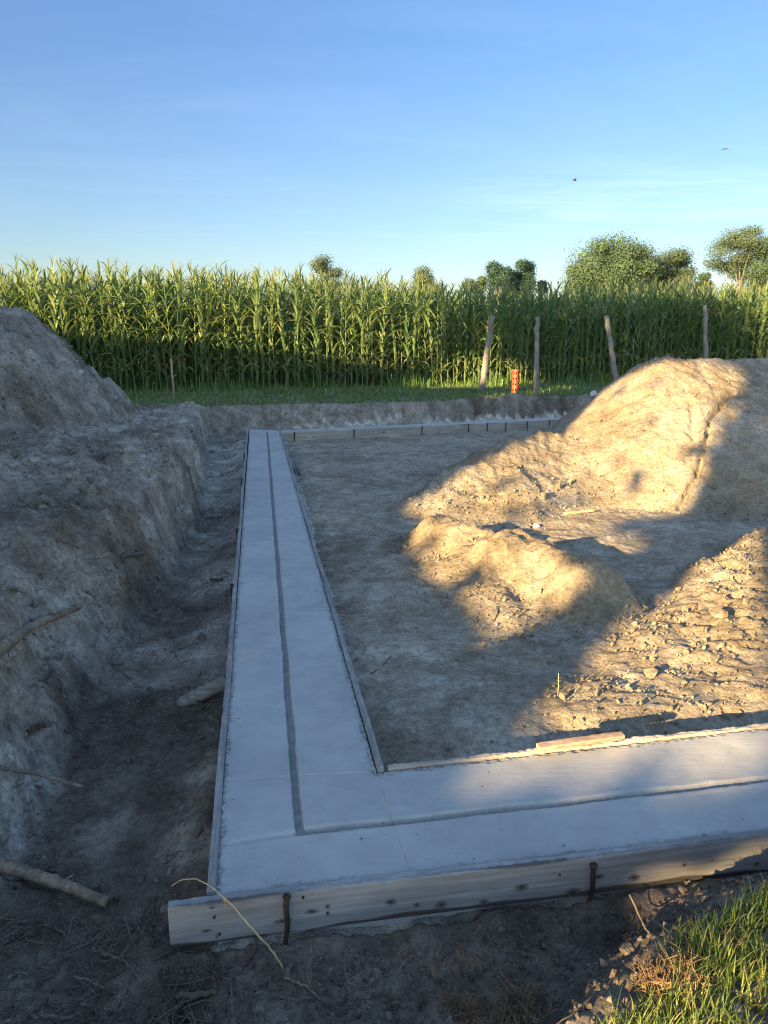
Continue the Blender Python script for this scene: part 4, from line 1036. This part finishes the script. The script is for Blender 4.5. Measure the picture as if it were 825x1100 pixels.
# ------------------------------------------------------------------ sun, and the trees behind the viewer that shade the site
AZ = math.radians(42); EL = math.radians(14.5); TE = math.tan(EL)
fdir = np.array([math.sin(AZ), math.cos(AZ)]); rdir = np.array([math.cos(AZ), -math.sin(AZ)]); SP = -15.0
def wh(P):
    P = np.atleast_2d(P); s_ = P[:, :2] @ fdir; w_ = P[:, :2] @ rdir
    return np.stack([w_, P[:, 2] + (s_ - SP) * TE], 1)
def inpoly(P, poly):
    x, y = P[:, 0], P[:, 1]; c_ = np.zeros(len(P), bool); j = len(poly) - 1
    for i in range(len(poly)):
        xi, yi = poly[i]; xj, yj = poly[j]
        c_ ^= ((yi > y) != (yj > y)) & (x < (xj - xi) * (y - yi) / (yj - yi + 1e-12) + xi); j = i
    return c_
sun_px = [
 [(530, 694), (560, 676), (590, 660), (612, 642), (640, 622), (662, 606), (690, 585), (676, 566), (690, 556), (733, 551), (753, 512), (766, 477), (790, 442), (794, 402), (770, 386), (700, 391), (642, 425), (562, 477), (486, 518), (436, 548), (448, 566), (440, 590), (468, 618), (500, 640), (520, 660)],
 [(566, 772), (680, 764), (830, 750), (830, 560), (790, 584), (740, 616), (690, 650), (640, 700), (590, 748)],
 [(470, 822), (668, 793), (830, 777), (830, 816), (770, 833), (730, 838), (690, 842), (664, 826), (600, 832), (545, 828)],
 [(480, 1150), (480, 1088), (560, 1080), (620, 1074), (655, 1066), (705, 1036), (755, 1000), (830, 966), (830, 1150)]]
sun_poly = []
for pl in sun_px: sun_poly.append(wh(np.array([hit(*q) for q in pl])))
# concrete lies on the footing's top, and the grass stands above its ground
sun_poly[2] = wh(np.array([at(*q, 0.0) for q in sun_px[2]])); sun_poly[3] = wh(np.array([at(*q, 0.08 if q[1] > 1040 else 0.19) for q in sun_px[3]]))
sun_poly.append(wh(np.array([at(*q, 0.03 if q[1] > 1100 else 0.09) for q in ((478, 1064), (612, 1056), (640, 1160), (470, 1160))])))
sun_poly.append(wh(np.array([at(*q, Y=16.2) for q in ((545, 392), (562, 392), (562, 433), (545, 433))])))
corn_px = [[(-30, 270), (-30, 330), (60, 352), (160, 378), (300, 378), (400, 384), (440, 370), (450, 330), (430, 270)], [(478, 428), (482, 385), (520, 380), (560, 392), (575, 425)], [(515, 340), (520, 380), (532, 378), (530, 340)]]
for pl in corn_px: sun_poly.append(wh(np.array([at(*q, Y=17.6 if q[0] < 470 else 18.6) for q in pl])))
dap = [0.48, 0.8, 2, 2, 2, 2, 0.7, 0.8, 0.9]
def keep(P, r, m):
    q0 = wh(P)
    if m < 0: return np.ones(len(P), bool)
    return np.logical_and.reduce([keep1(q0 + np.array(o_)) for o_ in ((0, 0), (m, 0), (-m, 0), (0, m), (0, -m))])
def keep1(q):
    k = np.ones(len(q), bool)
    for i, (pl, dp) in enumerate(zip(sun_poly, dap)):
        ins = inpoly(q, pl)
        nz = perlin(q[:, 0] * 2.2 + 3 * i, q[:, 1] * 3.6, 151) + 0.4 * perlin(q[:, 0] * 5, q[:, 1] * 8, 152)
        k &= ~(ins & (nz < dp))
    return k
for i, (wv_, ht) in enumerate(((-19.5, 7.0), (-15.9, 7.2), (-12.3, 11.5), (-8.7, 12.5), (-5.6, 12.5), (-1.92, 11.5), (2.0, 9.5))):
    sj = SP + (0.6 if i % 2 else -0.6); b = fdir * sj + rdir * wv_
    tree('shade_tree', 'leafy tree of the row that throws the evening shade over the site', (b[0], b[1], 0.1), ht, 6.4, M['tree_leaf'], 60 + i, n=12500, leaf=.32, lumps=55, group='trees of the row shading the site', keep=keep, boxy=True, crown_low=1.0)

# ------------------------------------------------------------------ birds
def bird(px, py, D, span, flap, yaw, label):
    P = at(px, py, Y=D); mb = MB()
    mb.tube([(-.5 * .42, 0, 0.0), (-.1, 0, .0), (0.02, 0, 0.01), (.12, 0, .012), (.19, 0, .02), (.23, 0, .022), (.26, 0, .018)], [.012, .035, .05, .045, .030, .026, .006], 8)
    for s_ in (-1, 1):
        V = []; n = 7
        for i in range(n):
            f = i / (n - 1); yw = s_ * (0.03 + f * 0.5); zz = flap * math.sin(f * 1.9) * .22; xx = .06 + .05 * math.sin(f * 2.5) - .18 * f * f; ch = .17 * (1 - f ** 2) + .02
            V += [(xx + .02, yw, zz + .008), (xx + .02, yw, zz - .004), (xx - ch, yw, zz - .004), (xx - ch, yw, zz + .002)]
        q = [(i * 4 + j, i * 4 + (j + 1) % 4, (i + 1) * 4 + (j + 1) % 4, (i + 1) * 4 + j) for i in range(n - 1) for j in range(4)] + [(0, 1, 2, 3), (n * 4 - 1, n * 4 - 2, n * 4 - 3, n * 4 - 4)]
        mb.add(V, q)
    mb.add([(-.2, -.02, 0), (-.2, .02, 0), (-.34, .06, 0), (-.34, -.06, 0), (-.2, -.02, .006), (-.2, .02, .006), (-.34, .06, .004), (-.34, -.06, .004)], [(0, 1, 2, 3), (7, 6, 5, 4), (0, 3, 7, 4), (1, 5, 6, 2), (2, 6, 7, 3)])
    o = mb.build('bird', M['feather'], None, True, None, tuple(P)); o.rotation_euler = (0.15, -0.1, yaw); o.scale = (span,) * 3
    return tag(o, label, 'bird')
bird(617, 194, 60, 0.8, 0.8, 0.15, 'small dark bird gliding over the largest bushy tree')
bird(779, 160, 60, 0.95, -0.3, 0.5, 'dark bird flying above the tall open-crowned tree')

# ------------------------------------------------------------------ light, sky, camera
t = NT('evening_haze')
hz_ = t.n('ShaderNodeVolumePrincipled', inp={'Color': (0.80, 0.88, 1.0, 1), 'Density': HAZE, 'Anisotropy': 0.0})
t.t.links.new(hz_.outputs[0], t.out.inputs['Volume'])
hx = [(-950, -560, -1.6), (950, -560, -1.6), (950, 950, -1.6), (-950, 950, -1.6), (-950, -560, 24), (950, -560, 24), (950, 950, 24), (-950, 950, 24)]
if HAZE > 0: tag(obj('haze', mesh_np('haze', hx, [(0, 3, 2, 1), (4, 5, 6, 7), (0, 1, 5, 4), (1, 2, 6, 5), (2, 3, 7, 6), (3, 0, 4, 7)], t.m, False)), 'thin pale evening haze over the field', 'haze', kind='stuff')

sun = bpy.data.lights.new('sun', 'SUN'); sun.energy = 4.7; sun.angle = math.radians(0.5); sun.color = (1.0, 0.70, 0.33)
so = bpy.data.objects.new('sun', sun); link(so)
so.rotation_euler = Vector((math.sin(AZ) * math.cos(EL), math.cos(AZ) * math.cos(EL), -math.sin(EL))).to_track_quat('-Z', 'Y').to_euler()

w = bpy.data.worlds.new('World'); scene.world = w; w.use_nodes = True; nt = w.node_tree; nt.nodes.clear()
def wn(typ, **kw):
    o = nt.nodes.new(typ)
    for k, v in kw.items():
        if k == 'inp':
            for a, b in v.items():
                if isinstance(b, bpy.types.NodeSocket): nt.links.new(b, o.inputs[a])
                else: o.inputs[a].default_value = b
        else: setattr(o, k, v)
    return o
sky = wn('ShaderNodeTexSky', sky_type='NISHITA'); sky.sun_disc = False; sky.sun_elevation = EL; sky.sun_rotation = math.radians(42 + 180)
sky.altitude = 100; sky.air_density = 1.0; sky.dust_density = 0.6; sky.ozone_density = 2.2
g = wn('ShaderNodeTexCoord').outputs['Generated']
sep = wn('ShaderNodeSeparateXYZ', inp={0: g})
def wm(op, a, b=0.0, clamp=False):
    o = wn('ShaderNodeMath', operation=op, use_clamp=clamp)
    for i, v in ((0, a), (1, b)):
        if isinstance(v, bpy.types.NodeSocket): nt.links.new(v, o.inputs[i])
        else: o.inputs[i].default_value = v
    return o.outputs[0]
zc = wm('MAXIMUM', sep.outputs[2], 0.02)
uv = wn('ShaderNodeCombineXYZ', inp={0: wm('DIVIDE', sep.outputs[0], zc), 1: wm('DIVIDE', sep.outputs[1], zc), 2: 0.0}).outputs[0]
mp = wn('ShaderNodeMapping', inp={'Vector': uv, 'Scale': (0.55, 1.25, 1), 'Rotation': (0, 0, 0.35), 'Location': (2.2, 0.4, 0)}).outputs[0]
n1 = wn('ShaderNodeTexNoise', inp={'Vector': mp, 'Scale': 0.9, 'Detail': 9, 'Roughness': 0.62, 'Distortion': 1.4}).outputs['Fac']
cl = wn('ShaderNodeValToRGB', inp={'Fac': n1}); cl.color_ramp.elements[0].position = 0.42; cl.color_ramp.elements[1].position = 0.86
def wr(x, a, b): return wn('ShaderNodeMapRange', interpolation_type='SMOOTHSTEP', inp={0: x, 1: a, 2: b, 3: 0.0, 4: 1.0}).outputs[0]
band = wm('MULTIPLY', wm('MULTIPLY', wr(sep.outputs[2], 0.095, 0.14), wm('SUBTRACT', 1.0, wr(sep.outputs[2], 0.15, 0.21))), wr(sep.outputs[0], 0.02, 0.25))
fac = wm('MULTIPLY', cl.outputs['Color'], wm('ADD', 0.05, wm('MULTIPLY', band, 0.30)), True)
mx = wn('ShaderNodeMix', data_type='RGBA'); nt.links.new(fac, mx.inputs[0]); nt.links.new(sky.outputs[0], mx.inputs[6]); mx.inputs[7].default_value = (8.5, 8.9, 9.4, 1)
# sky in view darkened by hand against the exposure; overhead and behind stay bright
front_dim = wm('MULTIPLY', wr(sep.outputs[1], -0.35, 0.45), wm('SUBTRACT', 1.0, wr(sep.outputs[2], 0.40, 0.80)))
deep = wn('ShaderNodeValToRGB', inp={'Fac': wm('MULTIPLY', sep.outputs[2], 2.5, True)}); de = deep.color_ramp.elements
de[0].position = 0.0; de[0].color = (0.345, 0.34, 0.345, 1); de[1].position = 0.92; de[1].color = (0.305, 0.365, 0.455, 1)
mm = wn('ShaderNodeMix', data_type='RGBA', blend_type='MULTIPLY'); nt.links.new(front_dim, mm.inputs[0]); nt.links.new(mx.outputs[2], mm.inputs[6]); nt.links.new(deep.outputs[0], mm.inputs[7])
bg = wn('ShaderNodeBackground', inp={'Color': mm.outputs[2], 'Strength': 0.082}); wo = wn('ShaderNodeOutputWorld'); nt.links.new(bg.outputs[0], wo.inputs[0])

cam = bpy.data.cameras.new('camera'); cam.sensor_fit = 'VERTICAL'; cam.sensor_height = 36.0; cam.lens = F / 1100 * 36; cam.clip_end = 3000; cam.clip_start = 0.05
co = bpy.data.objects.new('camera', cam); co.location = (0, 0, CAMH); co.rotation_euler = (math.pi / 2 - PITCH, 0, 0); link(co); scene.camera = co
vs = scene.view_settings; vs.view_transform = 'Standard'; vs.look = 'None'; vs.exposure = 2.65; vs.gamma = 1.0; vs.use_curve_mapping = False
scene.cycles.max_bounces = 6; scene.cycles.transparent_max_bounces = 4
scene.cycles.use_denoising = True; scene.cycles.use_adaptive_sampling = False; scene.cycles.filter_width = 1.15; scene.cycles.sample_clamp_indirect = 3.0
